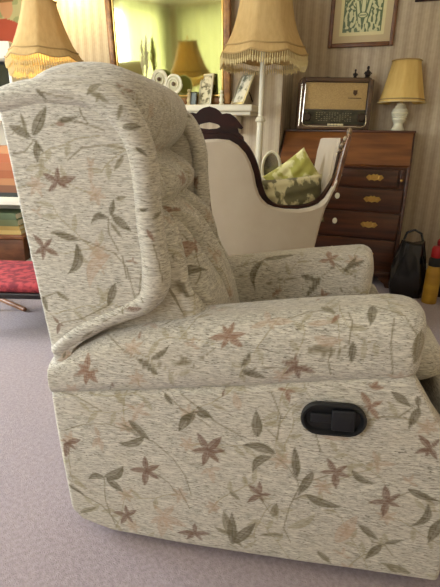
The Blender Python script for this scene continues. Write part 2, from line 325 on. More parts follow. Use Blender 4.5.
MOTIFS = {
'panel': [('L','b',0.0027,[(0.0267,0.2909),(0.0154,0.3006)]),('L','b',0.0075,[(0.0267,0.2909),(0.0657,0.3057)]),('L','b',0.0051,[(0.0267,0.2909),(0.0485,0.2728)]),('L','b',0.003,[(0.0267,0.2909),(0.0135,0.2809)]),('L','b',0.0087,[(0.0267,0.2909),(0.0154,0.2439)]),('L','b',0.0081,[(0.2308,0.2422),(0.1867,0.2355)]),('L','b',0.0079,[(0.2308,0.2422),(0.2286,0.2858)]),('L','b',0.0077,[(0.2308,0.2422),(0.267,0.2644)]),('L','b',0.0075,[(0.2308,0.2422),(0.266,0.2199)]),('L','b',0.009,[(0.2308,0.2422),(0.2251,0.1926)]),('L','b',0.0072,[(0.385,0.3259),(0.3458,0.3183)]),('L','b',0.0092,[(0.385,0.3259),(0.3591,0.37)]),('L','b',0.0098,[(0.385,0.3259),(0.4181,0.3686)]),('L','b',0.0079,[(0.385,0.3259),(0.4282,0.3315)]),('L','b',0.0077,[(0.385,0.3259),(0.4144,0.295)]),('L','b',0.0085,[(0.385,0.3259),(0.3742,0.2801)]),('L','b',0.0075,[(0.1705,0.0859),(0.1288,0.0885)]),('L','b',0.0063,[(0.1705,0.0859),(0.1688,0.1207)]),('L','b',0.007,[(0.1705,0.0859),(0.2008,0.11)]),('L','b',0.0054,[(0.1705,0.0859),(0.1886,0.0622)]),('L','b',0.0074,[(0.1705,0.0859),(0.1496,0.0507)]),('L','b',0.0087,[(0.3543,0.0679),(0.3073,0.0568)]),('L','b',0.0062,[(0.3543,0.0679),(0.3546,0.1021)]),('L','b',0.0075,[(0.3543,0.0679),(0.3953,0.0741)]),('L','b',0.0057,[(0.3543,0.0679),(0.3755,0.0445)]),('L','b',0.0065,[(0.3543,0.0679),(0.3325,0.0393)]),('L','p',0.0077,[(0.2729,0.1057),(0.2459,0.139)]),('L','p',0.0093,[(0.2729,0.1057),(0.3017,0.1482)]),('L','p',0.012,[(0.2729,0.1057),(0.3357,0.0832)]),('L','p',0.009,[(0.2729,0.1057),(0.2356,0.0729)]),('L','p',0.0097,[(0.2729,0.1057),(0.2971,0.0577)]),('L','p',0.0139,[(0.2729,0.1057),(0.2639,0.0295)]),('L','p',0.0056,[(0.3929,0.2765),(0.3698,0.2561)]),('L','p',0.0081,[(0.3929,0.2765),(0.4019,0.2327)]),('L','p',0.005,[(0.3929,0.2765),(0.4206,0.2786)]),('L','p',0.0062,[(0.1146,0.3205),(0.1056,0.3535)]),('L','p',0.0074,[(0.1146,0.3205),(0.0923,0.2858)]),('L','p',0.0076,[(0.1146,0.3205),(0.1193,0.2788)]),('L','p',0.0058,[(0.2147,0.4085),(0.1864,0.424)]),('L','p',0.006,[(0.2147,0.4085),(0.233,0.4363)]),('L','p',0.0065,[(0.2147,0.4085),(0.2496,0.4001)]),('L','p',0.0066,[(0.2147,0.4085),(0.2017,0.3741)]),('S','s',0.0012,[(0.1148,0.1967),(0.1132,0.1618),(0.1116,0.1263),(0.1162,0.1035),(0.121,0.0805),(0.129,0.0595),(0.1372,0.0383)]),('L','k',0.0093,[(0.1163,0.1985),(0.0905,0.1981),(0.0692,0.1836)]),('L','k',0.0139,[(0.1151,0.1997),(0.1505,0.2143),(0.1721,0.246)]),('L','k',0.0112,[(0.1216,0.1979),(0.1661,0.1592)]),('S','s',0.0012,[(0.0093,0.1533),(0.0275,0.1418),(0.0452,0.1293),(0.0715,0.1169),(0.0981,0.1046),(0.1201,0.0787),(0.1426,0.0525)]),('L','k',0.0058,[(0.006,0.1558),(0.051,0.1304)]),('L','g',0.0074,[(0.0289,0.0668),(0.083,0.0952)]),('S','s',0.0012,[(0.0284,0.3279),(0.0519,0.3399),(0.075,0.3516),(0.106,0.357),(0.1364,0.3621),(0.1628,0.3572),(0.1891,0.3523),(0.2214,0.3402),(0.2539,0.3283),(0.2774,0.3082),(0.301,0.2882),(0.3158,0.2666),(0.3307,0.2449),(0.3385,0.218),(0.3463,0.1906)]),('L','k',0.0094,[(0.1915,0.3806),(0.2444,0.3309)]),('L','k',0.0103,[(0.2304,0.3409),(0.2005,0.3157),(0.1616,0.3112)]),('L','g',0.0046,[(0.2091,0.3485),(0.17,0.3697)]),('S','s',0.0012,[(0.282,0.4618),(0.3037,0.445),(0.3246,0.4264),(0.3445,0.4164),(0.3644,0.4065),(0.3774,0.3982),(0.3905,0.39)]),('L','k',0.006,[(0.2805,0.4633),(0.3019,0.436)]),('L','k',0.0073,[(0.3529,0.4264),(0.3728,0.4176),(0.3945,0.4171)]),('L','k',0.0118,[(0.3416,0.4186),(0.3154,0.3676)]),('S','s',0.0012,[(0.2541,0.2379),(0.271,0.2267),(0.288,0.2155),(0.2988,0.2008),(0.3097,0.1861)]),('S','s',0.0012,[(0.3123,0.2057),(0.3274,0.1756),(0.3425,0.1448)]),('L','g',0.0116,[(0.4466,0.0808),(0.427,0.1578)]),('L','g',0.007,[(0.4466,0.0808),(0.405,0.099)]),('L','g',0.007,[(0.449,0.0813),(0.4778,0.0467)]),('S','s',0.0012,[(0.0292,0.43),(0.0505,0.429),(0.0706,0.4269),(0.0993,0.4123),(0.1273,0.3966)]),('L','b',0.0031,[(0.4207,0.4883),(0.4154,0.4708)]),('L','g',0.0059,[(0.4408,0.2187),(0.4671,0.1964)]),('L','k',0.0115,[(0.5442,0.3423),(0.5063,0.3542),(0.4666,0.3536)]),('L','k',0.0106,[(0.5359,0.3344),(0.5049,0.3152),(0.4933,0.2807)]),('L','k',0.0097,[(0.5958,0.2854),(0.5841,0.3711)]),('S','s',0.0012,[(0.5323,0.3402),(0.5521,0.3274),(0.572,0.3145),(0.5841,0.2967),(0.5963,0.2787),(0.5998,0.269),(0.6032,0.2593),(0.5944,0.2298),(0.5854,0.1996),(0.5804,0.1658),(0.5753,0.131),(0.5853,0.1092),(0.5955,0.0872)]),('L','k',0.0106,[(0.6306,0.3078),(0.6028,0.2356)]),('L','k',0.0115,[(0.6187,0.2427),(0.6598,0.2231),(0.7053,0.2208)]),('S','s',0.0012,[(0.5949,0.2228),(0.608,0.2323),(0.621,0.2417)]),('S','s',0.0012,[(0.5963,0.2787),(0.615,0.2821),(0.6336,0.2855),(0.6488,0.2951),(0.6638,0.3046)]),('L','b',0.0075,[(0.6783,0.3166),(0.6571,0.352)]),('L','b',0.0061,[(0.6783,0.3166),(0.7029,0.3395)]),('L','b',0.0064,[(0.6783,0.3166),(0.7126,0.3082)]),('L','b',0.0087,[(0.6783,0.3166),(0.6853,0.269)]),('L','b',0.0061,[(0.6783,0.3166),(0.6452,0.3105)]),('L','k',0.0087,[(0.7134,0.3283),(0.7375,0.3057),(0.7701,0.3002)]),('L','q',0.011,[(0.5843,0.1328),(0.6216,0.1555),(0.6473,0.1908)]),('L','g',0.0064,[(0.5767,0.1083),(0.5201,0.0984)]),('L','b',0.0068,[(0.513,0.2222),(0.4846,0.2465)]),('L','b',0.007,[(0.513,0.2222),(0.5111,0.2608)]),('L','b',0.0051,[(0.513,0.2222),(0.541,0.2272)]),('L','b',0.0044,[(0.513,0.2222),(0.5233,0.1999)]),('L','b',0.0074,[(0.513,0.2222),(0.4846,0.1928)]),('L','g',0.0095,[(0.5482,0.1605),(0.5548,0.2041)]),('S','s',0.0012,[(0.5134,0.2152),(0.5276,0.1927),(0.542,0.1698)]),('L','b',0.0087,[(0.7978,0.2549),(0.7881,0.3023)]),('L','b',0.0067,[(0.7978,0.2549),(0.8234,0.2821)]),('L','b',0.0058,[(0.7978,0.2549),(0.8287,0.2461)]),('L','b',0.0082,[(0.7978,0.2549),(0.7957,0.2093)]),('L','b',0.0075,[(0.7978,0.2549),(0.7577,0.244)]),('S','s',0.0012,[(0.8177,0.2728),(0.8312,0.2836),(0.8446,0.2942),(0.8759,0.2855),(0.9069,0.2769)]),('L','k',0.0092,[(0.8359,0.2992),(0.8688,0.285),(0.9038,0.2776)]),('L','k',0.0094,[(0.884,0.2658),(0.8848,0.2232),(0.8539,0.1939)]),('L','k',0.0127,[(0.9161,0.228),(0.9021,0.1554)]),('L','b',0.0063,[(0.8655,0.4107),(0.8354,0.3934)]),('L','b',0.0074,[(0.8655,0.4107),(0.837,0.4402)]),('L','b',0.0053,[(0.8655,0.4107),(0.8806,0.436)]),('L','b',0.0058,[(0.8655,0.4107),(0.8833,0.3841)]),('L','b',0.0044,[(0.8655,0.4107),(0.8596,0.387)]),('S','s',0.0012,[(0.7473,0.1727),(0.7661,0.151),(0.785,0.1292),(0.797,0.1283),(0.8089,0.1274)]),('L','k',0.0087,[(0.747,0.1756),(0.797,0.1365)]),('L','k',0.0104,[(0.8048,0.1264),(0.7744,0.0739)]),('L','k',0.0067,[(0.8117,0.131),(0.846,0.1499)]),('S','s',0.0012,[(0.8086,0.1303),(0.8202,0.1152),(0.832,0.1001)]),('L','g',0.0076,[(0.661,0.073),(0.6973,0.0402)]),('L','g',0.01,[(0.8796,0.0528),(0.809,0.07)]),('L','g',0.0051,[(0.8262,0.0636),(0.8504,0.0463)]),('L','k',0.012,[(0.4521,0.0495),(0.4484,0.1565)]),('L','k',0.0133,[(0.4557,0.0537),(0.5079,0.1348)]),('S','s',0.0012,[(0.446,0.0481),(0.4553,0.0436),(0.4646,0.039)]),('L','p',0.0177,[(0.7018,0.1078),(0.7405,0.2034)]),('L','p',0.005,[(0.7659,0.3559),(0.7412,0.3438)]),('L','p',0.0063,[(0.7659,0.3559),(0.7518,0.3876)]),('L','p',0.0068,[(0.7659,0.3559),(0.8031,0.3598)]),('L','p',0.0051,[(0.7659,0.3559),(0.7695,0.328)]),('S','s',0.0012,[(0.6283,0.4075),(0.6353,0.3869),(0.6423,0.3661)]),('L','p',0.0076,[(0.6386,0.4068),(0.7065,0.4084)]),('L','p',0.0049,[(0.7199,0.0736),(0.6961,0.0867)]),('L','p',0.0048,[(0.7199,0.0736),(0.7227,0.1002)]),('L','p',0.0044,[(0.7199,0.0736),(0.7431,0.0666)]),('L','p',0.0043,[(0.8363,0.3164),(0.8189,0.333)]),('L','p',0.0045,[(0.8363,0.3164),(0.8424,0.3408)]),('L','p',0.0039,[(0.8363,0.3164),(0.8571,0.3097)]),('S','s',0.0012,[(0.5233,0.4022),(0.5347,0.3916),(0.5461,0.3809)]),('L','f',0.0019,[(0.7278,0.5374),(0.7234,0.5471)]),('L','f',0.0041,[(0.7278,0.5374),(0.744,0.5536)]),('L','f',0.0053,[(0.7278,0.5374),(0.7567,0.5412)]),('L','k',0.0121,[(0.5001,0.3794),(0.494,0.4492)]),('L','p',0.0097,[(0.4555,0.4434),(0.4429,0.4887)]),('S','s',0.0012,[(0.5254,0.4984),(0.5367,0.4707),(0.5482,0.4426),(0.5468,0.4135),(0.5454,0.3839)]),('L','f',0.0037,[(0.5567,0.5082),(0.5363,0.5075)]),('L','f',0.0039,[(0.5567,0.5082),(0.5784,0.506)]),('L','f',0.0057,[(0.5567,0.5082),(0.5665,0.4781)]),('L','f',0.0073,[(0.7329,0.4939),(0.71,0.5269)]),('L','f',0.0053,[(0.7329,0.4939),(0.7569,0.5112)]),('L','f',0.0065,[(0.7329,0.4939),(0.7533,0.4643)]),('L','f',0.0028,[(0.7329,0.4939),(0.7287,0.4792)]),('L','f',0.0026,[(0.7329,0.4939),(0.7189,0.4906)]),('S','s',0.0012,[(0.7512,0.4711),(0.7717,0.4741),(0.792,0.477),(0.8048,0.4906),(0.8175,0.504)]),('L','k',0.0088,[(0.7716,0.5336),(0.8129,0.5035)]),('L','k',0.0059,[(0.8217,0.5304),(0.828,0.5038)]),('L','k',0.0095,[(0.8289,0.5053),(0.8156,0.4517)]),('L','k',0.006,[(0.3181,0.3977),(0.3476,0.4158)]),('L','k',0.0068,[(0.3572,0.4389),(0.3978,0.4104)]),('L','k',0.0077,[(0.3517,0.4257),(0.3351,0.3842)]),('S','s',0.0012,[(0.3173,0.4686),(0.36,0.4377),(0.4021,0.4048),(0.43,0.3917),(0.4579,0.3788)])],
'arm_near': [('L','f',0.0078,[(0.4268,0.0553),(0.3835,0.0528)]),('L','f',0.0055,[(0.4268,0.0553),(0.4108,0.0814)]),('L','f',0.0062,[(0.4268,0.0553),(0.4353,0.0888)]),('L','f',0.0068,[(0.4268,0.0553),(0.4642,0.0593)]),('L','f',0.0077,[(0.4268,0.0553),(0.4601,0.029)]),('L','f',0.0056,[(0.4268,0.0553),(0.4132,0.0276)]),('L','b',0.0074,[(0.5737,-0.0226),(0.5372,-0.0035)]),('L','b',0.0051,[(0.5737,-0.0226),(0.5693,0.0054)]),('L','b',0.008,[(0.5737,-0.0226),(0.6147,-0.0394)]),('L','b',0.0065,[(0.5737,-0.0226),(0.5822,-0.0577)]),('L','b',0.0058,[(0.5737,-0.0226),(0.5481,-0.0423)]),('S','s',0.0012,[(0.4534,-0.0444),(0.4725,-0.0318),(0.491,-0.0203),(0.5193,-0.0235),(0.5472,-0.0267)]),('L','k',0.0064,[(0.4758,0.0145),(0.4581,-0.0182)]),('L','k',0.0089,[(0.4582,-0.0241),(0.5134,-0.0504)]),('S','s',0.0012,[(0.5513,0.0856),(0.569,0.0919),(0.5868,0.0995),(0.6107,0.1024),(0.6346,0.1055)]),('S','s',0.0012,[(0.5888,0.0151),(0.612,0.0059),(0.6351,-0.0033),(0.6541,0.0092),(0.6729,0.0216),(0.6746,0.0462),(0.6772,0.0702),(0.6731,0.0805),(0.6693,0.0926)]),('L','g',0.0082,[(0.5889,0.0138),(0.6273,0.0162),(0.6606,-0.003)]),('L','p',0.0108,[(0.603,0.0425),(0.6335,0.0303),(0.6657,0.0369)]),('L','k',0.0078,[(0.6812,0.0289),(0.6833,-0.0213)]),('L','k',0.0092,[(0.718,0.112),(0.7113,0.059)]),('L','p',0.0073,[(0.5089,0.0821),(0.4707,0.0689)]),('L','p',0.0069,[(0.5089,0.0821),(0.4991,0.119)]),('L','p',0.0093,[(0.5089,0.0821),(0.5603,0.0776)]),('L','p',0.0046,[(0.5089,0.0821),(0.5231,0.0612)]),('S','s',0.0012,[(0.7117,0.118),(0.7434,0.0947),(0.7757,0.0803),(0.7873,0.0586),(0.8016,0.038),(0.8016,0.0083),(0.8027,-0.0236)]),('L','g',0.0128,[(0.8081,0.0496),(0.8066,-0.0249)]),('S','s',0.0012,[(0.7553,0.073),(0.7534,0.0462),(0.7537,0.0189),(0.7597,-0.0138),(0.7672,-0.0505)]),('L','g',0.0073,[(0.6145,0.1207),(0.6449,0.0908)]),('L','f',0.0048,[(0.6519,0.0886),(0.635,0.0661)]),('L','p',0.0031,[(0.375,0.1511),(0.359,0.145)]),('L','p',0.0068,[(0.375,0.1511),(0.371,0.1888)]),('L','p',0.0066,[(0.375,0.1511),(0.4106,0.1432)]),('L','g',0.0059,[(0.3217,0.0184),(0.355,-0.0129)]),('S','s',0.0012,[(0.3216,0.0012),(0.3484,0.0064),(0.3747,0.0119),(0.3876,0.0216),(0.4003,0.031)]),('L','p',0.0066,[(0.5882,0.069),(0.6429,0.0719)]),('S','s',0.0012,[(0.6351,-0.0033),(0.64,-0.0242),(0.6453,-0.0477)]),('L','f',0.0068,[(0.0991,0.0058),(0.0619,0.0002)]),('L','f',0.0081,[(0.0991,0.0058),(0.1015,0.0508)]),('L','f',0.0059,[(0.0991,0.0058),(0.0754,0.0279)]),('L','f',0.0066,[(0.0991,0.0058),(0.1331,-0.0072)]),('L','f',0.0081,[(0.0991,0.0058),(0.1221,-0.0328)]),('L','f',0.0072,[(0.0991,0.0058),(0.0909,-0.0332)]),('S','s',0.0012,[(0.1354,0.0908),(0.1648,0.0644),(0.1875,0.0442),(0.2072,0.0319),(0.2262,0.0189),(0.2557,0.0074),(0.285,-0.0036),(0.3404,0.0016),(0.3942,0.0078)]),('L','k',0.0077,[(0.223,0.0214),(0.2723,-0.0273)]),('L','k',0.0067,[(0.2533,0.0161),(0.2778,0.0261),(0.2965,0.0447)]),('L','f',0.0038,[(0.2234,0.0646),(0.2221,0.0849)]),('L','g',0.0029,[(0.2749,0.0976),(0.2932,0.1132)]),('L','p',0.0039,[(0.2379,0.11),(0.2189,0.0996)]),('L','p',0.0063,[(0.2379,0.11),(0.2622,0.0852)]),('S','s',0.0012,[(0.1431,-0.0707),(0.1544,-0.0421)]),('L','b',0.003,[(0.1573,-0.0526),(0.1567,-0.035)]),('L','p',0.004,[(0.3475,0.0406),(0.3265,0.0473)]),('L','p',0.0036,[(0.3475,0.0406),(0.351,0.0604)]),('L','p',0.0043,[(0.3475,0.0406),(0.3684,0.0289)]),('S','s',0.0012,[(0.3351,0.1136),(0.3515,0.1343),(0.3674,0.1606)]),('L','f',0.0032,[(0.6129,0.1709),(0.6057,0.155)])],
'backrest': [('L','p',0.0061,[(0.045,0.4842),(0.045,0.4507)]),('S','s',0.0012,[(0.045,0.2794),(0.045,0.2375)]),('L','f',0.0027,[(0.0626,0.8236),(0.0612,0.8386)]),('L','f',0.0036,[(0.0626,0.8236),(0.0815,0.8169)]),('L','f',0.0214,[(0.2135,0.3734),(0.0958,0.3848)]),('L','f',0.016,[(0.2135,0.3734),(0.2959,0.406)]),('L','f',0.0053,[(0.2135,0.3734),(0.1982,0.3483)]),('L','k',0.0141,[(0.0944,0.3589),(0.197,0.3019)]),('L','k',0.0062,[(0.055,0.3193),(0.0587,0.2676)]),('S','s',0.0012,[(0.2368,0.4907),(0.1708,0.4737),(0.1504,0.4485),(0.2024,0.4081),(0.1981,0.3817)]),('S','s',0.0012,[(0.2011,0.3613),(0.1853,0.3332),(0.1698,0.3052),(0.1403,0.2852),(0.0607,0.2747)]),('L','p',0.0057,[(0.3734,0.3019),(0.3793,0.3328)]),('L','p',0.0113,[(0.3734,0.3019),(0.4347,0.2887)]),('L','p',0.0056,[(0.3734,0.3019),(0.3703,0.271)]),('L','k',0.0021,[(0.0595,0.3754),(0.0649,0.3603)]),('L','f',0.004,[(0.2448,0.4785),(0.2338,0.4977)]),('L','f',0.0068,[(0.2448,0.4785),(0.2813,0.4869)]),('L','f',0.0143,[(0.2448,0.4785),(0.1672,0.4641)]),('S','s',0.0012,[(0.3867,0.3396),(0.3915,0.3034),(0.4262,0.262),(0.402,0.2307),(0.38,0.1992)]),('L','f',0.0073,[(0.3159,0.584),(0.2778,0.5967)]),('L','f',0.011,[(0.3159,0.584),(0.3745,0.6001)]),('L','f',0.0136,[(0.3159,0.584),(0.3907,0.5752)]),('L','f',0.0043,[(0.3159,0.584),(0.2948,0.5729)])],
'wing': [('L','g',0.0033,[(0.0353,0.5258),(0.0435,0.543)]),('L','b',0.0067,[(0.0637,0.9279),(0.0315,0.9463)]),('L','b',0.0059,[(0.0637,0.9279),(0.0672,0.9603)]),('L','b',0.0083,[(0.0637,0.9279),(0.1074,0.9424)]),('L','b',0.0046,[(0.0637,0.9279),(0.0874,0.9191)]),('L','b',0.0053,[(0.0637,0.9279),(0.041,0.9089)]),('L','k',0.0091,[(0.0144,1.0155),(-0.0342,1.0371)]),('L','k',0.0113,[(0.0194,1.0179),(0.056,1.0726)]),('L','k',0.0078,[(0.0252,1.0064),(0.0236,0.9654)]),('L','g',0.0049,[(0.006,1.0215),(-0.0022,1.061)]),('S','s',0.0012,[(0.0142,1.014),(0.0206,1.0102),(0.0271,1.0065),(0.0286,1.0007),(0.0302,0.9948)]),('S','s',0.0012,[(0.0178,1.0063),(0.0071,0.9963),(-0.0038,0.9861),(-0.017,0.9846),(-0.0302,0.983)]),('L','k',0.0036,[(0.0284,1.0026),(0.04,0.9849)]),('S','s',0.0012,[(0.0624,1.0377),(0.0738,1.0416),(0.085,1.0455),(0.1021,1.0457),(0.1189,1.046),(0.1454,1.0382),(0.1716,1.0305)]),('L','k',0.0057,[(0.0764,1.0454),(0.1196,1.0541)]),('S','s',0.0012,[(0.1247,1.0681),(0.1281,1.0572),(0.1338,1.0499),(0.1395,1.0426)]),('L','f',0.0037,[(0.0716,1.0416),(0.093,1.0396)]),('S','s',0.0012,[(0.0909,0.9729),(0.1073,0.985),(0.1234,0.997),(0.1448,1.0001),(0.1659,1.0033),(0.1865,1.001),(0.2069,0.9988)]),('L','g',0.0052,[(0.2079,0.9851),(0.1864,0.9543)]),('L','p',0.0039,[(0.1394,0.9609),(0.1333,0.9818)]),('L','p',0.0037,[(0.1394,0.9609),(0.1467,0.9798)]),('L','p',0.0058,[(0.1394,0.9609),(0.137,0.929)]),('L','p',0.0019,[(0.1394,0.9609),(0.1304,0.9559)]),('L','g',0.0043,[(0.1868,0.8999),(0.2109,0.9056)]),('S','s',0.0012,[(-0.0058,1.0367),(-0.0272,1.021)]),('L','b',0.0066,[(0.0167,0.7901),(-0.0079,0.8172)]),('L','b',0.0053,[(0.0167,0.7901),(0.038,0.8106)]),('L','b',0.0068,[(0.0167,0.7901),(0.0505,0.7736)]),('L','b',0.0055,[(0.0167,0.7901),(0.0099,0.7602)]),('L','b',0.0055,[(0.0167,0.7901),(-0.0079,0.7726)]),('S','s',0.0012,[(0.0375,0.8229),(0.0592,0.8221),(0.0806,0.8213),(0.1033,0.8139),(0.1257,0.8064),(0.1524,0.7969),(0.1787,0.7873),(0.1913,0.7725),(0.204,0.7575),(0.2114,0.7238),(0.2188,0.6892)]),('L','k',0.008,[(0.0408,0.8258),(0.1047,0.8087)]),('L','k',0.0106,[(0.0949,0.8037),(0.0942,0.7621),(0.0649,0.7324)]),('L','p',0.014,[(0.1696,0.7842),(0.1292,0.7534),(0.1177,0.704)]),('L','k',0.0072,[(0.1706,0.8602),(0.1475,0.8638),(0.1307,0.8474)]),('L','k',0.0059,[(0.1745,0.8662),(0.1834,0.8996)]),('L','k',0.0087,[(0.1763,0.868),(0.218,0.8351)]),('S','s',0.0012,[(0.1698,0.8601),(0.1688,0.8453),(0.1679,0.8303),(0.1779,0.8114),(0.1879,0.7922)]),('L','k',0.0088,[(0.1767,0.7203),(0.1554,0.6639)]),('L','f',0.0024,[(0.218,0.7725),(0.2046,0.7709)]),('L','f',0.0021,[(0.218,0.7725),(0.2284,0.7668)]),('L','f',0.0018,[(0.218,0.7725),(0.2184,0.7823)]),('L','b',0.0041,[(0.0346,0.613),(0.018,0.6288)]),('L','b',0.0026,[(0.0346,0.613),(0.0477,0.6066)]),('L','b',0.0051,[(0.0346,0.613),(0.0267,0.5857)]),('S','s',0.0012,[(-0.0088,0.6685),(0.0154,0.6794),(0.0371,0.689),(0.049,0.6805),(0.0608,0.672)]),('L','g',0.0054,[(0.0351,0.6888),(0.0658,0.6716)]),('L','k',0.0065,[(-0.0008,0.6762),(0.0063,0.6393)]),('S','s',0.0012,[(0.2347,0.7457),(0.2316,0.7227),(0.2283,0.6992)]),('S','s',0.0012,[(0.1961,0.7794),(0.1995,0.7573),(0.203,0.7348)]),('L','g',0.0035,[(0.1736,0.8519),(0.1981,0.8188)]),('S','s',0.0012,[(0.0401,0.6157),(0.0666,0.6237),(0.0922,0.6312),(0.1228,0.6486),(0.1527,0.6656)]),('L','p',0.0029,[(0.0085,0.8648),(-0.0053,0.8726)]),('L','p',0.0032,[(0.0085,0.8648),(0.02,0.8783)]),('L','p',0.0032,[(0.0085,0.8648),(0.0216,0.8526)]),('L','p',0.0028,[(0.1492,0.7498),(0.1409,0.7628)]),('L','p',0.0027,[(0.1492,0.7498),(0.1608,0.7595)]),('L','p',0.0025,[(0.1492,0.7498),(0.1529,0.7363)])],
'wing_roll': [('L','k',0.0042,[(0.0999,0.1114),(0.118,0.0866)]),('S','s',0.0012,[(0.1011,0.107),(0.1216,0.1013),(0.1418,0.0969),(0.158,0.0946),(0.1752,0.0927)]),('L','g',0.0065,[(0.2148,0.1416),(0.2034,0.1054)]),('L','g',0.0058,[(0.2035,0.1155),(0.248,0.1123)]),('L','g',0.0045,[(0.2619,0.1299),(0.2792,0.1023)]),('L','k',0.0065,[(0.2944,0.1006),(0.3069,0.1434)]),('L','k',0.0046,[(0.3356,0.1109),(0.3563,0.1343)]),('L','g',0.0038,[(0.225,0.1208),(0.2246,0.0986)]),('L','f',0.0026,[(0.2434,0.1612),(0.2501,0.1482)]),('L','k',0.0042,[(0.4528,0.0983),(0.4542,0.1107),(0.4507,0.1227)]),('L','b',0.0081,[(0.6694,0.1142),(0.7097,0.0902)]),('L','g',0.0026,[(0.7127,0.0849),(0.7172,0.1096)]),('S','s',0.0012,[(0.5269,0.123),(0.5486,0.1268),(0.5705,0.1304),(0.5875,0.1318),(0.6046,0.1347)]),('L','f',0.0054,[(0.4935,0.1118),(0.5208,0.127)]),('S','s',0.0012,[(0.6537,0.0913),(0.6563,0.1036)]),('S','s',0.0012,[(0.6959,0.0842),(0.7137,0.0947),(0.7423,0.1013),(0.7717,0.1086)]),('L','g',0.0057,[(0.8428,0.1258),(0.8014,0.1204)]),('L','g',0.0046,[(0.4745,0.1283),(0.4606,0.1608)])],
'arm_far': [('L','f',0.0064,[(0.6543,0.2247),(0.6192,0.2287)]),('L','f',0.0086,[(0.6543,0.2247),(0.6489,0.1772)]),('L','f',0.0061,[(0.6543,0.2247),(0.682,0.2057)]),('L','f',0.0059,[(0.6543,0.2247),(0.6718,0.252)]),('L','k',0.0076,[(0.7118,0.2544),(0.7566,0.2336)]),('L','k',0.0082,[(0.6993,0.2683),(0.7339,0.2202)]),('S','s',0.0012,[(0.676,0.2396),(0.6945,0.2543),(0.7132,0.2691),(0.7297,0.2793),(0.7463,0.2897)]),('L','k',0.0106,[(0.4532,0.2027),(0.4219,0.2484),(0.4308,0.303)]),('L','k',0.0127,[(0.4475,0.2016),(0.5526,0.189)]),('L','k',0.0108,[(0.6303,0.2795),(0.5925,0.3428)]),('L','f',0.0052,[(0.6432,0.3428),(0.6388,0.3145)]),('L','f',0.005,[(0.6432,0.3428),(0.6667,0.3277)]),('S','s',0.0012,[(0.4268,0.2966),(0.473,0.2862),(0.5184,0.2759),(0.5732,0.2808),(0.6271,0.2831),(0.6516,0.2609),(0.676,0.2396)]),('L','k',0.0092,[(0.5724,0.2713),(0.6279,0.2927)]),('L','g',0.0032,[(0.6919,0.3152),(0.7023,0.3306)]),('S','s',0.0012,[(0.3645,0.2216),(0.3969,0.2137),(0.4289,0.2047)]),('L','f',0.0077,[(0.4849,0.3322),(0.5204,0.3053)])],
}
#MOTIF_DATA
def faint(seed, lo, hi):
    out = []
    for k, cl, wd, pts in sprigs(seed, lo, hi, .13):
        cl = {'f': 'p', 'b': 'p', 'g': 'q', 'k': 'q', 's': 'q'}.get(cl, cl); out.append((k, cl, wd * (.9 if k == 'L' else .8), pts))
    return out
def cloth(name, P, pat, parent, prims, cap=True, close=True):
    """P: rings x points x 3, pat: rings x points x 2"""
    P = np.asarray(P, float); M, N, _ = P.shape; V = P.reshape(-1, 3); T = np.asarray(pat, float).reshape(-1, 2)
    i = np.arange(M - 1)[:, None]; nn = N if close else N - 1
    j = np.arange(nn)[None, :]; jn = (j + 1) % N
    F = np.stack([i * N + j, i * N + jn, (i + 1) * N + jn, (i + 1) * N + j], -1).reshape(-1, 4)
    faces = [tuple(f) for f in F.tolist()]
    if cap:
        for r_, rev in ((0, True), (M - 1, False)):
            c = P[r_].mean(0); V = np.vstack([V, c]); T = np.vstack([T, np.asarray(pat[r_]).mean(0)]); ci = len(V) - 1
            for k in range(N):
                a, b = r_ * N + k, r_ * N + (k + 1) % N
                faces.append((b, a, ci) if rev else (a, b, ci))
    me = bpy.data.meshes.new(name); me.from_pydata(V.tolist(), [], faces); me.materials.append(FAB_X if name in ('backrest', 'footrest_panel', 'back_panel', 'wing', 'wing_roll') else FAB)
    at = me.attributes.new('Motif', 'FLOAT_COLOR', 'POINT')
    at.data.foreach_set('color', paint(T, prims).astype(np.float32).ravel())
    pt = me.attributes.new('pat', 'FLOAT2', 'POINT'); pt.data.foreach_set('vector', T.astype(np.float32).ravel())
    import bmesh
    bm = bmesh.new(); bm.from_mesh(me); bmesh.ops.recalc_face_normals(bm, faces=bm.faces[:]); bm.to_mesh(me); bm.free()
    me.polygons.foreach_set('use_smooth', [True] * len(me.polygons)); me.update()
    o = bpy.data.objects.new(name, me); col.objects.link(o); o.parent = parent
    return o

# ------------------------------------------------------------------ the room
WP = wallpaper('striped wallpaper', (206, 191, 162), (182, 162, 136), 0.5)
WPL = WP
CARPET = mat('pink beige carpet', (172, 158, 163), 0.95, c2=(152, 138, 142), scale=(90, 90, 90), amt=1.0, bump=0.8, bscale=300, spec=0.1, sheen=0.3)
PLASTER = mat('ceiling plaster', (232, 226, 212), 0.9)
WHITEP = mat('cream gloss paint', (226, 218, 192), 0.35)
def struct(name, mb, m, smooth=False):
    o = mb.build(name, m, None, smooth, loc=A0, rz=-TH); o['kind'] = 'structure'; return o
SL, SR, TF, TN, H = -3.3, 1.7, 0.35, -5.0, 2.45
SB, SE = -2.05, -.065                       # left end of the chimney breast
struct('floor', MB().box(SL, SR, TN, TF, -0.1, 0), CARPET)
struct('ceiling', MB().box(SL, SR, TN, TF, H, H + .1), PLASTER)
struct('wall_back', MB().box(SL, SR, TF, TF + .1, 0, H).box(SB, SE, 0, TF, 0, H), WP)
struct('wall_right', MB().box(SR, SR + .1, TN, TF, 0, H), WP)
def wall_with_window(name, lo, hi, a, b, z0, z1, const0, const1, along):
    mb = MB()
    def bx(p0, p1, q0, q1):
        if along == 't': mb.box(const0, const1, p0, p1, q0, q1)
        else: mb.box(p0, p1, const0, const1, q0, q1)
    bx(lo, a, 0, H); bx(b, hi, 0, H); bx(a, b, 0, z0); bx(a, b, z1, H)
    struct(name, mb, WP)
wall_with_window('wall_left', TN, TF, -4.4, -2.1, 0.75, 2.3, SL - .1, SL, 't')
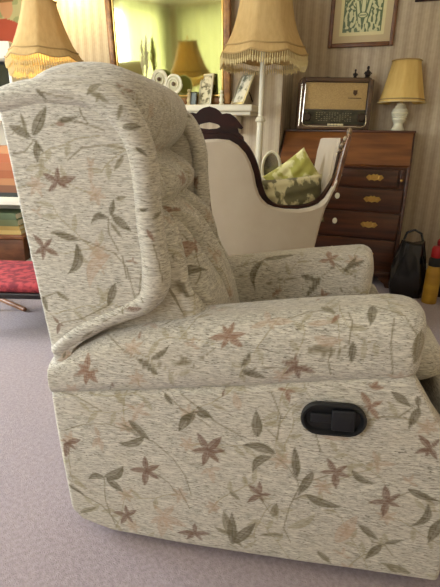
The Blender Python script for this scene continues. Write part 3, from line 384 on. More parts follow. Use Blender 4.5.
wall_with_window('wall_near', SL, SR, -3.0, -0.2, 0.85, 2.3, TN - .1, TN, 's')
def window(name, a, b, z0, z1, c, along, n):
    mb = MB()
    def bx(p0, p1, q0, q1, d=.03):
        if along == 't': mb.box(c - d, c + d, p0, p1, q0, q1)
        else: mb.box(p0, p1, c - d, c + d, q0, q1)
    bx(a, b, z0, z0 + .06); bx(a, b, z1 - .06, z1)
    for k in range(n + 1):
        x = a + (b - a) * k / n; bx(max(a, x - .03), min(b, x + .03), z0, z1, .028)
    struct(name, mb, WHITEP)
window('window_1', -4.4, -2.1, .75, 2.3, SL - .05, 't', 3)
window('window_2', -3.0, -0.2, .85, 2.3, TN - .05, 's', 3)
struct('baseboard_back', MB().box(SL, SB, TF - .02, TF, 0, .12).box(SB - .02, SE, -.02, 0, 0, .12).box(SE, SR, TF - .02, TF, 0, .12), WHITEP)
struct('baseboard_left', MB().box(SL, SL + .02, TN, TF - .02, 0, .12), WHITEP)

# long net-like drapes in the far left corner of the room, which the mirror looks at
def drape(s0, t0, s1, t1, z0, z1, label):
    n = 360; vs = []; fs = []
    d = Vector((s1 - s0, t1 - t0)); ln = d.length; d.normalize(); nx = Vector((-d.y, d.x))
    for side in (0, 1):
        for k in range(n + 1):
            x = ln * k / n; off = .030 * math.sin(2 * math.pi * x / .16) + .03 * math.sin(2 * math.pi * x / .71) + .01 * math.sin(2 * math.pi * x / .05) + side * .006
            for z in (z0, z1): vs.append((s0 + d.x * x + nx.x * off, t0 + d.y * x + nx.y * off, z))
    W = 2 * (n + 1)
    for k in range(n):
        fs.append((2 * k, 2 * k + 1, 2 * k + 3, 2 * k + 2)); fs.append((W + 2 * k, W + 2 * k + 2, W + 2 * k + 3, W + 2 * k + 1))
        fs.append((2 * k, 2 * k + 2, W + 2 * k + 2, W + 2 * k)); fs.append((2 * k + 1, W + 2 * k + 1, W + 2 * k + 3, 2 * k + 3))
    o = MB().add(vs, fs).build('curtain', mat('pale green net curtain', (230, 228, 204), .9, trans=.5), None, True, loc=A0, rz=-TH)
    return tag(o, label, 'curtain')
drape(-3.2, -4.85, -3.2, -3.3, .05, 2.38, 'pale green pleated curtain hanging beside the left window')
drape(-3.1, -4.9, -1.65, -4.9, .05, 2.38, 'pale green pleated curtain beside the window opposite the mirror')

# ------------------------------------------------------------------ the recliner armchair
CH = Vector((-0.40, 0.952, 0)); CRZ = math.atan2(-.177, .984)
chair = empty('recliner_armchair', CH, CRZ, 'large cream wingback recliner armchair with brown flowers, button back and black side handle', 'armchair')
W_ = 0.67
def interp(x, t): 
    t = sorted(t); return np.interp(x, [p[0] for p in t], [p[1] for p in t])
SEAM = [(-.01, .427), (.2, .455), (.456, .500), (.65, .540), (.83, .570)]
ATOP = [(-.01, .512), (.05, .546), (.138, .592), (.25, .622), (.341, .642), (.571, .682), (.761, .708), (.83, .705)]
def mirror_v(P, flip, wing_=False): 
    if flip:
        P = P.copy(); P[..., 1] = W_ - P[..., 1]
        if wing_: P[..., 0] -= .03 * np.clip((P[..., 0] + .05) / .2, 0, 1)
    return P

def arm(name, key, flip, nu, nv):
    # closed cross-sections in (v, z) swept forward
    fe = -.036 if flip else .002
    us = np.r_[np.linspace(-.005, .78 + fe, nu), .78 + fe + .04 * np.sin(np.linspace(0.08, 1, max(8, nu // 14)) * math.pi / 2)]
    rings = []; pats = []
    a = np.linspace(0, 2 * math.pi, nv, endpoint=False)
    for u in us:
        z0 = interp(u, SEAM) - .014 - .008 * min(1, max(0, u - .4) / .4); z1 = interp(u, ATOP)
        sc = 1.0 if u <= .78 + fe else math.sqrt(max(0.02, 1 - ((u - .78 - fe) / .04) ** 2 * .97))
        sc = max(sc, .12)
        # start at the outer seam (v=.0) and go up, over, down the inside
        e = 2 / 3.1
        cz = (z0 + z1) / 2; hz = (z1 - z0) / 2; hv = .088
        c_, s_ = np.cos(a), np.sin(a)
        v = -np.sign(c_) * np.abs(c_) ** e * hv; z = np.sign(s_) * np.abs(s_) ** e * hz
        # inner side reaches lower than the outer seam
        z = np.where((v > 0) & (z < 0), z * 1.25, z)
        fac = sc
        vv = .080 + v * (1 - (1 - fac) * .38); zz = cz + z * (1 - (1 - fac) * .17)
        rings.append(np.stack([np.full(nv, u), vv, zz], 1))
        ds = np.r_[0, np.cumsum(np.hypot(np.diff(v), np.diff(z)))]
        # cloth coordinate: height above the seam along the outer side and over the top
        rel = ds - ds[np.argmin(np.abs(a - 0))]
        s0 = np.where(a > math.pi * 1.5, rel - (ds[-1] + np.hypot(v[0] - v[-1], z[0] - z[-1])), rel)
        pats.append(np.stack([np.full(nv, u), s0], 1))
    # end cap: shrink the last ring towards its centre
    last = rings[-1]; c = last.mean(0)
    for k, f in enumerate((.82, .6, .35)):
        q = c + (last - c) * f; q[:, 0] = us[-1] + .004 * (k + 1); rings.append(q)
        pp = pats[len(us) - 1].copy(); pp[:, 0] += .02 * (k + 1); pats.append(pp)
    P = mirror_v(np.array(rings), flip)
    return cloth(name, P, np.array(pats), chair, (faint(61, (0, -.1), (.85, .3)) + MOTIFS.get(key, [])) or sprigs(11 + flip, (0, -.1), (.85, .5)))
arm('armrest', 'arm_near', False, 300, 150)
arm('armrest', 'arm_far', True, 220, 120)

PTOP = SEAM[:4] + [(.80, .572), (.815, .566), (.874, .477), (.915, .425), (.955, .40)]
PBOT = [(0.0, .074), (.010, .060), (.035, .036), (.12, .016), (.314, .014), (.623, .022), (.955, .036)]
def side_panel(key, flip, nu, nz):
    us = np.linspace(0, .945, nu); rings = []; pats = []
    inner = 10
    for i, u in enumerate(us):
        z1 = interp(u, PTOP); z0 = interp(u, PBOT)
        t = np.linspace(0, 1, nz); z = z0 + (z1 - z0) * t
        e = np.clip(np.minimum((z - z0), (z1 - z)) / .018, 0, 1); ee = np.clip(min(u, .945 - u) / .014, 0, 1)
        v = .016 - .016 * np.sqrt(1 - (1 - e) ** 2) * math.sqrt(1 - (1 - ee) ** 2 * .9)
        v = v - .004 * np.sin(np.pi * t) + .0025 * np.sin(u * 9 + 1) * np.sin(z * 11)
        shear = (-.009 + .02 * (.427 - z) / .36) * max(0, 1 - u / .2)
        o = np.stack([u + shear, v, z], 1)
        ti = np.linspace(1, 0, inner); sh2 = (-.009 + .02 * (.427 - (z0 + (z1 - z0) * ti)) / .36) * max(0, 1 - u / .2)
        n_ = np.stack([u + sh2, np.full(inner, .07), z0 + (z1 - z0) * ti], 1)
        rings.append(np.vstack([o, n_])); pats.append(np.vstack([np.stack([np.full(nz, u), z], 1), np.stack([np.full(inner, u), n_[:, 2] - 3], 1)]))
    return cloth('side_panel', mirror_v(np.array(rings), flip), np.array(pats), chair, faint(62, (0, 0), (.95, .58)) + MOTIFS[key] if MOTIFS.get(key) else sprigs(21, (0, 0), (1, .6)))
side_panel('panel', False, 330, 190)
side_panel('panel_far', True, 60, 30)

WOUT = [(-.042, 1.108), (.0, 1.122), (.049, 1.130), (.135, 1.130), (.192, 1.110), (.231, 1.075), (.253, 1.03), (.269, .985), (.272, .86)]
WB = [(.5, .008), (.544, .003), (.667, -.012), (.879, -.036), (1.056, -.054), (1.12, -.054)]
def wing(key, flip, dens):
    WF = [(.50, .04), (.55, .06), (.59, .11), (.63, .18), (.67, .235), (.73, .252), (.78, .245), (.9, .235), (1.0, .22), (1.05, .20), (1.085, .165), (1.11, .12)]
    zs = np.linspace(.50, 1.105, int(200 * dens)); nu = int(100 * dens); rings = []; pats = []
    for z in zs:
        ub = interp(z, WB); uf = interp(z, WF); t = np.linspace(0, 1, nu); u = ub + (uf - ub) * t
        e = np.clip(np.minimum(u - ub, 1) / .010, 0, 1)
        v = .016 - .010 * np.sqrt(1 - (1 - e) ** 2) - .006 * np.sin(np.pi * t) 
        o = np.stack([u, v, np.full(nu, z)], 1); ti = np.linspace(1, 0, 8)
        n_ = np.stack([ub + (uf - ub) * ti, .055 + .02 * np.sin(np.pi * ti), np.full(8, z)], 1)
        rings.append(np.vstack([o, n_])); pats.append(np.vstack([np.stack([u, np.full(nu, z)], 1), np.stack([n_[:, 0] + 2, n_[:, 2]], 1)]))
    w_ = cloth('wing', mirror_v(np.array(rings), flip, True), np.array(pats), chair, (faint(63, (0, .5), (.28, 1.1)) + MOTIFS.get('wing', [])) if not flip else sprigs(33, (1.9, .5), (2.4, 1.15)))
    # stuffed roll round the wing's top, front and foot
    path = [(-.053, 1.082, .026), (.0, 1.093, .029), (.049, 1.100, .030), (.13, 1.098, .031), (.18, 1.082, .031), (.210, 1.053, .030), (.231, 1.015, .028), (.243, .97, .0265), (.246, .91, .0265),
            (.250, .85, .027), (.258, .79, .028), (.262, .74, .030), (.260, .71, .030), (.240, .676, .0255), (.19, .651, .022), (.14, .629, .023), (.10, .606, .024), (.06, .580, .024), (.03, .553, .023), (.010, .530, .020)]
    n = int(380 * dens); Q = cr(path, n); na = int(64 * dens)
    tan = np.gradient(Q[:, :2], axis=0); tan /= np.linalg.norm(tan, axis=1)[:, None]
    s = np.r_[0, np.cumsum(np.linalg.norm(np.diff(Q[:, :2], axis=0), axis=1))]
    rings = []; pats = []; ph = np.linspace(0, 2 * math.pi, na, endpoint=False)
    for k in range(n):
        nx = np.array([-tan[k, 1], tan[k, 0]]); f = 1.0
        e = min(s[k], s[-1] - s[k]); 
        if e < .012: f = math.sqrt(max(.05, 1 - (1 - e / .012) ** 2))
        if s[k] < .02: f = 1.0
        rn = Q[k, 2] * f; rv = .040 * f * (Q[k, 2] / .03) ** .5; pad = 1 + .03 * math.sin(s[k] * 55)
        cu = Q[k, 0] + nx[0] * rn * np.cos(ph) * pad; cz = Q[k, 1] + nx[1] * rn * np.cos(ph) * pad; cv = .028 + rv * np.sin(ph)
        rings.append(np.stack([cu, cv, cz], 1)); pats.append(np.stack([np.full(na, s[k]), (ph - math.pi * 1.5 + math.pi) % (2 * math.pi) * .034], 1))
    r_ = cloth('wing_roll', mirror_v(np.array(rings), flip, True), np.array(pats), w_, MOTIFS.get('wing_roll', []) if not flip else sprigs(34, (0, 0), (1.2, .2)))
    return w_
wing('wing', False, 1.0)
wing('wing', True, .55)

# inside back with pillow, buttons and pleats
CRE = [((0, .985), (.74, .985)), ((0, .865), (.74, .865)), ((.22, .985), (.22, .865)), ((.45, .985), (.45, .865)),
       ((.22, .865), (.12, .70)), ((.22, .865), (.335, .70)), ((.45, .865), (.335, .70)), ((.45, .865), (.55, .70)),
       ((.12, .70), (.12, .42)), ((.335, .70), (.335, .42)), ((.55, .70), (.55, .42))]
BUT = [(.22, .865), (.45, .865), (.12, .70), (.335, .70), (.55, .70)]
FU = [(.42, .365), (.5, .355), (.6, .33), (.7, .29), (.8, .245), (.865, .215), (.93, .185), (.985, .16), (1.03, .155), (1.09, .15)]
def back_u(v, z):
    d = np.full(np.broadcast(v, z).shape, 9.0); v = np.broadcast_to(v, d.shape); z = np.broadcast_to(z, d.shape)
    for k, ((a, b), (c, e)) in enumerate(CRE):
        ab = np.array([c - a, e - b]); L2 = ab @ ab; t = np.clip(((v - a) * ab[0] + (z - b) * ab[1]) / L2, 0, 1)
        wgt = 1.0 if k < 8 else 1.8
        d = np.minimum(d, np.hypot(v - a - t * ab[0], z - b - t * ab[1]) * wgt)
    dz = np.clip(z - .985, 0, 1)
    amp = np.where(z > .985, .074, np.where(z > .865, .058, .054))
    sc_ = np.where(z > .985, .045, .030)
    u = interp(z, FU) + amp * (1 - np.exp(-(d / sc_) ** 1.3))
    for (a, b) in BUT:
        u = u - .028 * np.exp(-((v - a) ** 2 + (z - b) ** 2) / (2 * .014 ** 2))
    # rounding toward the wings
    e = np.clip(np.minimum(v - .05, W_ - .05 - v) / .06, 0, 1)
    return u - .05 * (1 - np.sqrt(1 - (1 - e) ** 2)) - .03 * np.clip((v - .3) / .3, 0, 1)
def backrest():
    nv, nf = 150, 210; vs_ = np.linspace(.045, W_ - .045, nv); rings = []; pats = []
    for v in vs_:
        e = min(1, min(v - .045, W_ - .045 - v) / .09); drop = .05 * (1 - math.sqrt(1 - (1 - e) ** 2))
        zt = 1.168 - drop; zf = 1.075
        z = np.linspace(.42, zf, nf); u = back_u(v, z); uf = u[-1]; ub = -.035
        a = np.linspace(0, math.pi, 60)[1:]
        cu = (uf + ub) / 2; ru = (uf - ub) / 2
        tu = cu + ru * np.sign(np.cos(a)) * np.abs(np.cos(a)) ** .8; tz = zf + (zt - zf) * np.abs(np.sin(a)) ** .9
        bz = np.linspace(zf, .42, 14)[1:]; bu = np.interp(bz, [.42, 1.08], [.03, ub])
        R3 = np.stack([np.r_[u, tu, bu], np.full(nf + 59 + 13, v), np.r_[z, tz, bz]], 1)
        s = np.r_[0, np.cumsum(np.linalg.norm(np.diff(R3[:, [0, 2]], axis=0), axis=1))]
        rings.append(R3); pats.append(np.stack([np.full(len(s), v), s], 1))
    b = cloth('backrest', np.array(rings), np.array(pats), chair, (faint(64, (0, 0), (.7, 1.3)) + MOTIFS.get('backrest', [])) or sprigs(41, (0, 0), (.75, 1.5), .12))
    for (v, z) in BUT:
        u = float(back_u(np.array([v]), np.array([z]))[0])
        M = Matrix.Rotation(math.pi / 2, 4, 'Y')
        MB().lathe([(.0001, .008), (.007, .0065), (.011, .002), (.011, -.002), (.0001, -.003)], n=16, M=M).build('button', mat('button cloth', (190, 182, 164), .9), b, loc=(u + .004, v, z))
    return b
backrest()
def slab(name, u0, u1, v0, v1, z0, z1, r, prims, n=60, ztilt=0.0, crown=0.0, e=3.5):
    # rounded cushion: superellipse sections swept across v
    vs_ = v0 + (v1 - v0) * (0.5 - 0.5 * np.cos(np.linspace(0.0, 1, n) * math.pi)); rings = []; pats = []
    a = np.linspace(0, 2 * math.pi, 120, endpoint=False)
    for v in vs_:
        d = min(v - v0, v1 - v); f = math.sqrt(max(0, 1 - max(0, 1 - d / r) ** 2)); 
        hu = (u1 - u0) / 2 - r * (1 - f); hz = (z1 - z0) / 2 - r * (1 - f)
        c_, s_ = np.cos(a), np.sin(a)
        uu = (u0 + u1) / 2 + np.sign(c_) * np.abs(c_) ** (2 / e) * hu; zz = (z0 + z1) / 2 + np.sign(s_) * np.abs(s_) ** (2 / e) * hz
        zz = zz + ztilt * (uu - u0) + np.where(zz > (z0 + z1) / 2, crown * math.sin(math.pi * (v - v0) / (v1 - v0)), 0)
        R3 = np.stack([uu, np.full(120, v), zz], 1)
        s = np.r_[0, np.cumsum(np.linalg.norm(np.diff(R3[:, [0, 2]], axis=0), axis=1))]
        rings.append(R3); pats.append(np.stack([np.full(120, v), s], 1))
    return cloth(name, np.array(rings), np.array(pats), chair, prims)
slab('seat_cushion', .30, .925, .155, W_ - .155, .38, .49, .05, sprigs(51, (.1, 0), (.65, 1.6)), ztilt=.13, crown=.01)
slab('footrest_panel', .90, .985, .05, W_ - .05, .05, .47, .03, sprigs(52, (.0, 0), (.75, 1.0)), n=60, e=4.5)
slab('back_panel', .004, .05, .012, W_ - .012, .06, .50, .02, sprigs(53, (.0, 0), (.75, 1.2)), n=40, e=6)
MB().prism([(.03, .48), (.006, .52), (-.012, .667), (-.035, .88), (-.053, 1.06), (-.03, 1.09), (.03, 1.0)], .012, W_ - .012, axis='y', inset=.008).build('rear_cover', mat('rear cover cloth', (200, 194, 178), .9, c2=(170, 162, 144), scale=(30, 160, 160)), chair)
BLK = mat('black plastic', (10, 11, 14), .6)
DKM = mat('dark steel', (30, 28, 28), .5, .6)
base = MB(); base.box(.08, .88, .07, W_ - .07, .03, .11, .008)
for (u, v) in ((.13, .1), (.13, W_ - .1), (.82, .1), (.82, W_ - .1)): base.lathe([(.0001, 0), (.028, 0), (.03, .01), (.024, .034), (.0001, .034)], c=(u, v, 0), n=16)
base.build('base_frame', DKM, chair)
# recliner handle in the side panel
def stadium(w, h, n=14):
    r_ = h / 2; o = []
    for k in range(n + 1): a = -math.pi / 2 + math.pi * k / n; o.append((w / 2 - r_ + r_ * math.cos(a), r_ * math.sin(a)))
    for k in range(n + 1): a = math.pi / 2 + math.pi * k / n; o.append((-w / 2 + r_ + r_ * math.cos(a), r_ * math.sin(a)))
    return o
HU, HZ = .660, .459
def ringplate(mb, w, h, rows):
    vs = []; fs = []; n = None
    for (ins, y) in rows:
        o = stadium(w - 2 * ins, h - 2 * ins); n = len(o)
        for (x, z) in o: vs.append((x, y, z))
    for k in range(len(rows) - 1):
        for i in range(n):
            j = (i + 1) % n; fs.append((k * n + i, k * n + j, (k + 1) * n + j, (k + 1) * n + i))
    fs.append(tuple((len(rows) - 1) * n + i for i in range(n))); fs.append(tuple(range(n)))
    mb.add(vs, fs)
hp = MB(); ringplate(hp, .138, .080, [(.001, .004), (0, -.004), (.003, -.008), (.007, -.008), (.012, .002)])
hpo = hp.build('handle_plate', BLK, chair, loc=(HU, -.0125, HZ)); hpo.rotation_euler = (0, R(-3), 0); hpo['label'] = 'black oval recess plate'
MB().box(-.004, .044, -.012, -.001, -.023, .027, .004).box(-.048, .0, -.007, -.001, -.008, .014, .003).build('lever', mat('lever plastic', (14, 16, 22), .5), hpo)
#CHAIR_END
# ------------------------------------------------------------------ wood, brass, fabrics for the rest
WAL = mat('mahogany', (88, 46, 22), .36, c2=(54, 27, 12), scale=(2.5, 14, 30), bump=0, coat=.25)
WALF = mat('mahogany fall', (138, 86, 42), .4, c2=(104, 60, 28), scale=(3, 14, 26), coat=.3)
DRK = mat('dark rosewood', (50, 18, 12), .5, c2=(30, 11, 8), scale=(8, 8, 20), spec=.3)
BRASS = mat('brass', (214, 176, 100), .3, .9)
GOLDF = mat('gilded brown frame', (150, 104, 48), .4, .25, c2=(104, 66, 28), scale=(20, 20, 20))
CREAM = mat('cream velvet', (190, 176, 154), .85, c2=(182, 166, 144), scale=(6, 6, 6), sheen=.4)
CPAINT = mat('ivory painted metal', (226, 220, 196), .35)
IVORY = mat('ivory ceramic', (232, 226, 196), .25, coat=.4)
SHADE = mat('honey lampshade silk', (208, 176, 118), .8, c2=(198, 164, 106), scale=(60, 60, 4), trans=.12)
TRIM = mat('lampshade gold braid', (176, 146, 92), .7)
FRINGE = mat('lampshade fringe', (226, 206, 150), .8, trans=.2)
YSH = mat('yellow lampshade silk', (240, 208, 128), .75, trans=.2, c2=(232, 196, 114), scale=(50, 50, 4))
GLASS = mat('photo glass', (120, 116, 92), .1)
SILV = mat('pewter', (176, 168, 140), .35, .6)

def bell(name, parent, rows, nseg, z_sc, amp, matl, th=.003):
    """lampshade: rows (radius, z); straight panels and a scalloped lower edge"""
    n = nseg * 8; vs = []; fs = []
    def rf(a): 
        x = (a * nseg / (2 * math.pi)) % 1 - .5; return math.cos(math.pi / nseg) / math.cos(x * 2 * math.pi / nseg) * .55 + .45
    for s in (0, 1):
        for k, (r, z) in enumerate(rows):
            for i in range(n):
                a = 2 * math.pi * i / n; x = (i % 8) / 8
                dz = -amp * math.sin(math.pi * x) * (1 - min(1, k / 3)) + (-.5 * amp * math.sin(math.pi * x) if k == len(rows) - 1 else 0)
                rr = r * rf(a) - s * th; vs.append((rr * math.cos(a), rr * math.sin(a), z + dz))
    K = len(rows)
    for s in (0, 1):
        for k in range(K - 1):
            for i in range(n):
                j = (i + 1) % n; b = s * K * n; q = (b + k * n + i, b + k * n + j, b + (k + 1) * n + j, b + (k + 1) * n + i); fs.append(q if s == 0 else q[::-1])
    for k in (0, K - 1):
        for i in range(n):
            j = (i + 1) % n; fs.append((k * n + i, K * n + k * n + i, K * n + k * n + j, k * n + j))
    o = MB().add(vs, fs).build(name, matl, parent)
    def band(nm, k, off, hh, m_, pr):
        r, z = rows[k]; pts = []
        for i in range(n):
            a = 2 * math.pi * i / n; x = (i % 8) / 8; rr = r * rf(a) + .003
            dz = -amp * math.sin(math.pi * x) * (1 - min(1, k / 3)) + (-.5 * amp * math.sin(math.pi * x) if k == K - 1 else 0)
            pts.append((rr * math.cos(a), rr * math.sin(a), z + off + dz))
        MB().tube(pts, hh, 6, closed=True).build(nm, m_, pr)
        return pts
    return o, band, rf
def fringe(parent, r, z, n, ln, rf, amp, nseg, name='fringe', r2=None):
    mb = MB()
    for i in range(n):
        a = 2 * math.pi * i / n; x = (a * nseg / (2 * math.pi)) % 1; rr = r * rf(a); dz = -amp * math.sin(math.pi * x)
        c, s = math.cos(a), math.sin(a); l = ln * (1 + .08 * math.sin(i * 2.3))
        mb.tube([(rr * c, rr * s, z + dz), (rr * c, rr * s, z + dz - l * .45)], .0028, 5)
        mb.tube([(rr * c, rr * s, z + dz - l * .42), (rr * c, rr * s, z + dz - l * .55), (rr * c, rr * s, z + dz - l * .8), (rr * c, rr * s, z + dz - l)], [.002, .006, .0055, .002], 5)
    mb.build(name, FRINGE, parent)

# ------------------------------------------------------------------ mantelpiece, mirror
mp = empty('mantelpiece', RM(0, 0), -TH, 'cream painted mantelpiece shelf under the big mirror', 'mantelpiece')
MB().box(-1.80, -.225, -.2, -.002, 1.205, 1.25, .008).box(-1.78, -.245, -.17, -.002, 1.18, 1.205, .004).build('shelf', WHITEP, mp)
for s in (-1.62, -.42): MB().box(s, s + .06, -.13, -.002, 1.06, 1.18, .01).build('bracket', WHITEP, mp)
mir = empty('wall_mirror', RM(-.94, -.03, 1.262), -TH, 'large mirror in a gilded brown frame above the mantelpiece', 'mirror')
MIRG = mat('mirror silvering', (192, 196, 150), .06, 1.0)
mw, mh = .50, .95
fb = MB()
for (x0, x1, z0, z1) in ((-mw, -mw + .05, 0, mh), (mw - .05, mw, 0, mh), (-mw + .05, mw - .05, 0, .05), (-mw + .05, mw - .05, mh - .05, mh)):
    fb.box(x0, x1, -.018, .02, z0, z1, .008)
fb.build('frame', GOLDF, mir)
ib = MB()
for (x0, x1, z0, z1) in ((-mw + .055, -mw + .068, .055, mh - .055), (mw - .068, mw - .055, .055, mh - .055), (-mw + .068, mw - .068, .055, .068), (-mw + .068, mw - .068, mh - .068, mh - .055)):
    ib.box(x0, x1, -.008, .01, z0, z1, .003)
ib.build('inner_beading', BRASS, mir)
MB().box(-mw + .045, mw - .045, .0, .008, .045, mh - .045).build('mirror_glass', MIRG, mir)
mir.location = RM(-.94, -.035, 1.262); mir.rotation_euler = Matrix.Rotation(-TH, 3, 'Z').to_euler(); mir.rotation_euler = (Matrix.Rotation(-TH, 3, 'Z') @ Matrix.Rotation(R(4.5), 3, 'X')).to_euler()

# things on the mantelpiece
def photo_frame(s, t, w_, h_, yaw, lean, label, matf, pic, dark=False):
    e = empty('photo_frame', RM(s, t, 1.2505), -TH + R(yaw), label, 'photo frame', None)
    M = Matrix.Rotation(R(-lean), 4, 'X'); b = w_ * .13
    fm = MB()
    for (x0, x1, z0, z1) in ((-w_ / 2, -w_ / 2 + b, 0, h_), (w_ / 2 - b, w_ / 2, 0, h_), (-w_ / 2 + b, w_ / 2 - b, 0, b), (-w_ / 2 + b, w_ / 2 - b, h_ - b, h_)):
        fm.box(x0, x1, -.006, .006, z0 + .002, z1, .003, M=M)
    fm.build('frame', matf, e)
    MB().box(-w_ / 2 + b * .8, w_ / 2 - b * .8, -.001, .005, b, h_ - b, M=M).build('photograph', pic, e)
    top = M @ Vector((0, .006, h_ * .7))
    MB().tube([top, (0, top.y + .05 + h_ * .12, .004)], .004, 6).build('easel_leg', DRK, e)
PIC1 = mat('sepia portrait', (206, 196, 160), .25, c2=(112, 104, 78), scale=(20, 20, 26), lo=.45, hi=.56)
PIC2 = mat('grey portrait', (222, 218, 196), .25, c2=(110, 110, 92), scale=(16, 16, 18), lo=.46, hi=.6)
photo_frame(-.630, -.09, .135, .22, -22, 9, 'upright pewter photo frame with sepia portrait on the mantelpiece', SILV, PIC1)
photo_frame(-.365, -.11, .165, .24, -36, 24, 'larger leaning pewter photo frame at the right end of the mantelpiece', SILV, PIC2)
photo_frame(-.715, -.10, .055, .095, -10, 8, 'tiny dark green picture frame beside the sepia portrait frame', mat('small frame wood', (70, 66, 42), .4), mat('dark green picture', (52, 62, 46), .3, c2=(80, 86, 60)))
def spiral(s, t, zc, r, label, flip=1):
    e = empty('spiral_ornament', RM(s, t, 1.2505), -TH, label, 'ornament')
    zc -= 1.2505
    pts = [(math.cos(a) * r * k, 0, zc + flip * math.sin(a) * r * k) for a, k in ((i * .22, 1 - .55 * max(0, (i - 26) / 36)) for i in range(62))]
    MB().tube(pts, [.010 - .00008 * i for i in range(62)], 8).build('ring', IVORY, e)
    MB().lathe([(.0001, -.004), (r * .92, -.003), (r * .92, .003), (.0001, .004)], c=(0, .006, zc), n=32, M=Matrix.Rotation(math.pi / 2, 4, 'X')).build('plate', mat('pale ceramic disc', (196, 190, 150), .3), e)
    MB().sphere((0, -.008, zc), r * .24, mi=0).build('centre_boss', mat('brown boss', (110, 90, 60), .4), e)
    MB().lathe([(.035, 0), (.035, .008), (.012, .02), (.009, zc - r * .9)], n=16).build('stand', IVORY, e)
spiral(-.995, -.10, 1.435, .062, 'round ivory spiral ornament, the left and taller of the two by the mirror')
spiral(-.855, -.14, 1.395, .062, 'round ivory spiral ornament, the right and lower of the two by the mirror', -1)
def figurine(s, t, h, label, c):
    MBx = MB().lathe([(.0001, 0), (.022, 0), (.024, .008), (.014, .02), (.02, h * .35), (.012, h * .55), (.017, h * .68), (.009, h * .78), (.0001, h * .785)], n=16)
    MBx.sphere((0, 0, h * .88), h * .11); o = MBx.build('figurine', c, None, loc=RM(s, t, 1.2505), rz=-TH)
    tag(o, label, 'figurine')
figurine(-.505, -.06, .11, 'slim ivory figurine between the two pewter photo frames', IVORY)
figurine(-.772, -.05, .12, 'small cream figurine beside the lower spiral ornament', mat('cream stoneware', (222, 206, 160), .4))
# vase of pampas grass
pv = empty('pampas_vase', RM(-1.10, -.13, 1.2505), -TH, 'white pampas plumes in a slim vase in front of the mirror', 'vase')
MB().lathe([(.0001, 0), (.03, 0), (.036, .03), (.022, .09), (.014, .13), (.018, .15), (.014, .15), (.010, .13), (.0001, .02)], n=20).build('vase', IVORY, pv)
rnd = random.Random(5); PAM = mat('pampas plume', (236, 232, 196), .9, trans=.2)
pm = MB()
for k in range(3):
    bx_, by_ = rnd.uniform(-.03, .03), rnd.uniform(-.02, .02)
    pm.tube([(0, 0, .1), (bx_ * .5, by_ * .5, .2), (bx_, by_, .26 + .03 * k)], .0022, 5)
    for i in range(90):
        z = .2 + .03 * k + .2 * i / 90; wd = .028 * math.sin(math.pi * min(1, (i + 8) / 98)); a = rnd.uniform(0, 6.28)
        pm.tube([(bx_, by_, z), (bx_ + wd * math.cos(a), by_ + wd * math.sin(a), z + .03)], [.0022, .0008], 4)
pm.build('plumes', PAM, pv)

# ------------------------------------------------------------------ bureau
bu = empty('writing_bureau', RM(.407, -.05), -TH, 'mahogany writing bureau with sloping fall front and brass drawer handles', 'bureau')
HB = .458
prof = [(0, .09), (.37, .09), (.37, 1.09), (.17, 1.09), (.155, 1.078), (0.012, .872), (0, .862)]
cs = MB()
side = [(0.0, .09), (.37, .09), (.37, 1.085), (.17, 1.085), (.0, .865)]
for x in (-HB, HB - .022): cs.prism(side, x, x + .022, axis='x', inset=.003)
cs.box(-HB + .02, HB - .02, .35, .368, .09, 1.085)
cs.box(-HB - .004, HB + .004, .150, .374, 1.08, 1.097, .004)
cs.box(-HB + .02, HB - .02, .004, .35, .845, .866, .003)
cs.box(-HB + .02, HB - .02, .012, .35, .09, .845)
cs.box(-HB - .012, HB + .012, -.014, .372, .075, .115, .008)
cs.build('case', WAL, bu)
MB().prism([(-.006, .869), (.004, .857), (.168, 1.079), (.158, 1.088)], -HB + .012, HB - .012, axis='x', inset=.002).build('fall_front', WALF, bu)
def bail(parent, x, z, y=-.012):
    pl = [(x - .048, z), (x - .034, z + .014), (x - .018, z + .012), (x - .010, z + .019), (x, z + .014), (x + .010, z + .019), (x + .018, z + .012), (x + .034, z + .014), (x + .048, z), (x + .030, z - .018), (x + .012, z - .012), (x, z - .02), (x - .012, z - .012), (x - .030, z - .018)]
    pl = [(x + (a - x) * 1.25, z + (b - z) * 1.25) for a, b in pl]
    h = MB().prism(pl, y - .003, y, inset=.001).build('handle', BRASS, parent)
    pts = [(x - .028, y - .01, z + .003)] + [(x + .028 * math.cos(a), y - .016, z + .002 - .02 * math.sin(a)) for a in np.linspace(math.pi, 0, 9)] + [(x + .028, y - .01, z + .003)]
    b2 = MB().tube(pts, .003, 6); b2.sphere((x - .028, y - .008, z + .003), .006, 8, 6); b2.sphere((x + .028, y - .008, z + .003), .006, 8, 6)
    b2.build('bail', BRASS, h)
def keyhole(parent, x, z, y=-.012):
    MB().lathe([(.0001, 0), (.017, 0), (.017, .003), (.012, .0045), (.0001, .0045)], c=(x, y, z), n=20, M=Matrix.Rotation(math.pi / 2, 4, 'X') @ Matrix.Diagonal((1, 1.25, 1, 1))).build('keyhole_plate', IVORY, parent)
for (z0, z1, x0, x1) in ((.722, .838, -.385, .385), (.555, .708, -.43, .43), (.362, .541, -.43, .43), (.135, .348, -.43, .43)):
    d = MB().box(x0, x1, -.010, .02, z0, z1, .005).build('drawer', WAL, bu)
    zc = (z0 + z1) / 2 + .006
    bail(d, -.235, zc); bail(d, .235, zc); keyhole(d, -.006, zc + .01)
for x in (-.42, .398):
    l = MB().box(x, x + .022, -.010, .02, .722, .838, .003).build('loper', WAL, bu)
    MB().sphere((x + .011, -.018, .772), .009, 10, 8).build('knob', BRASS, l)
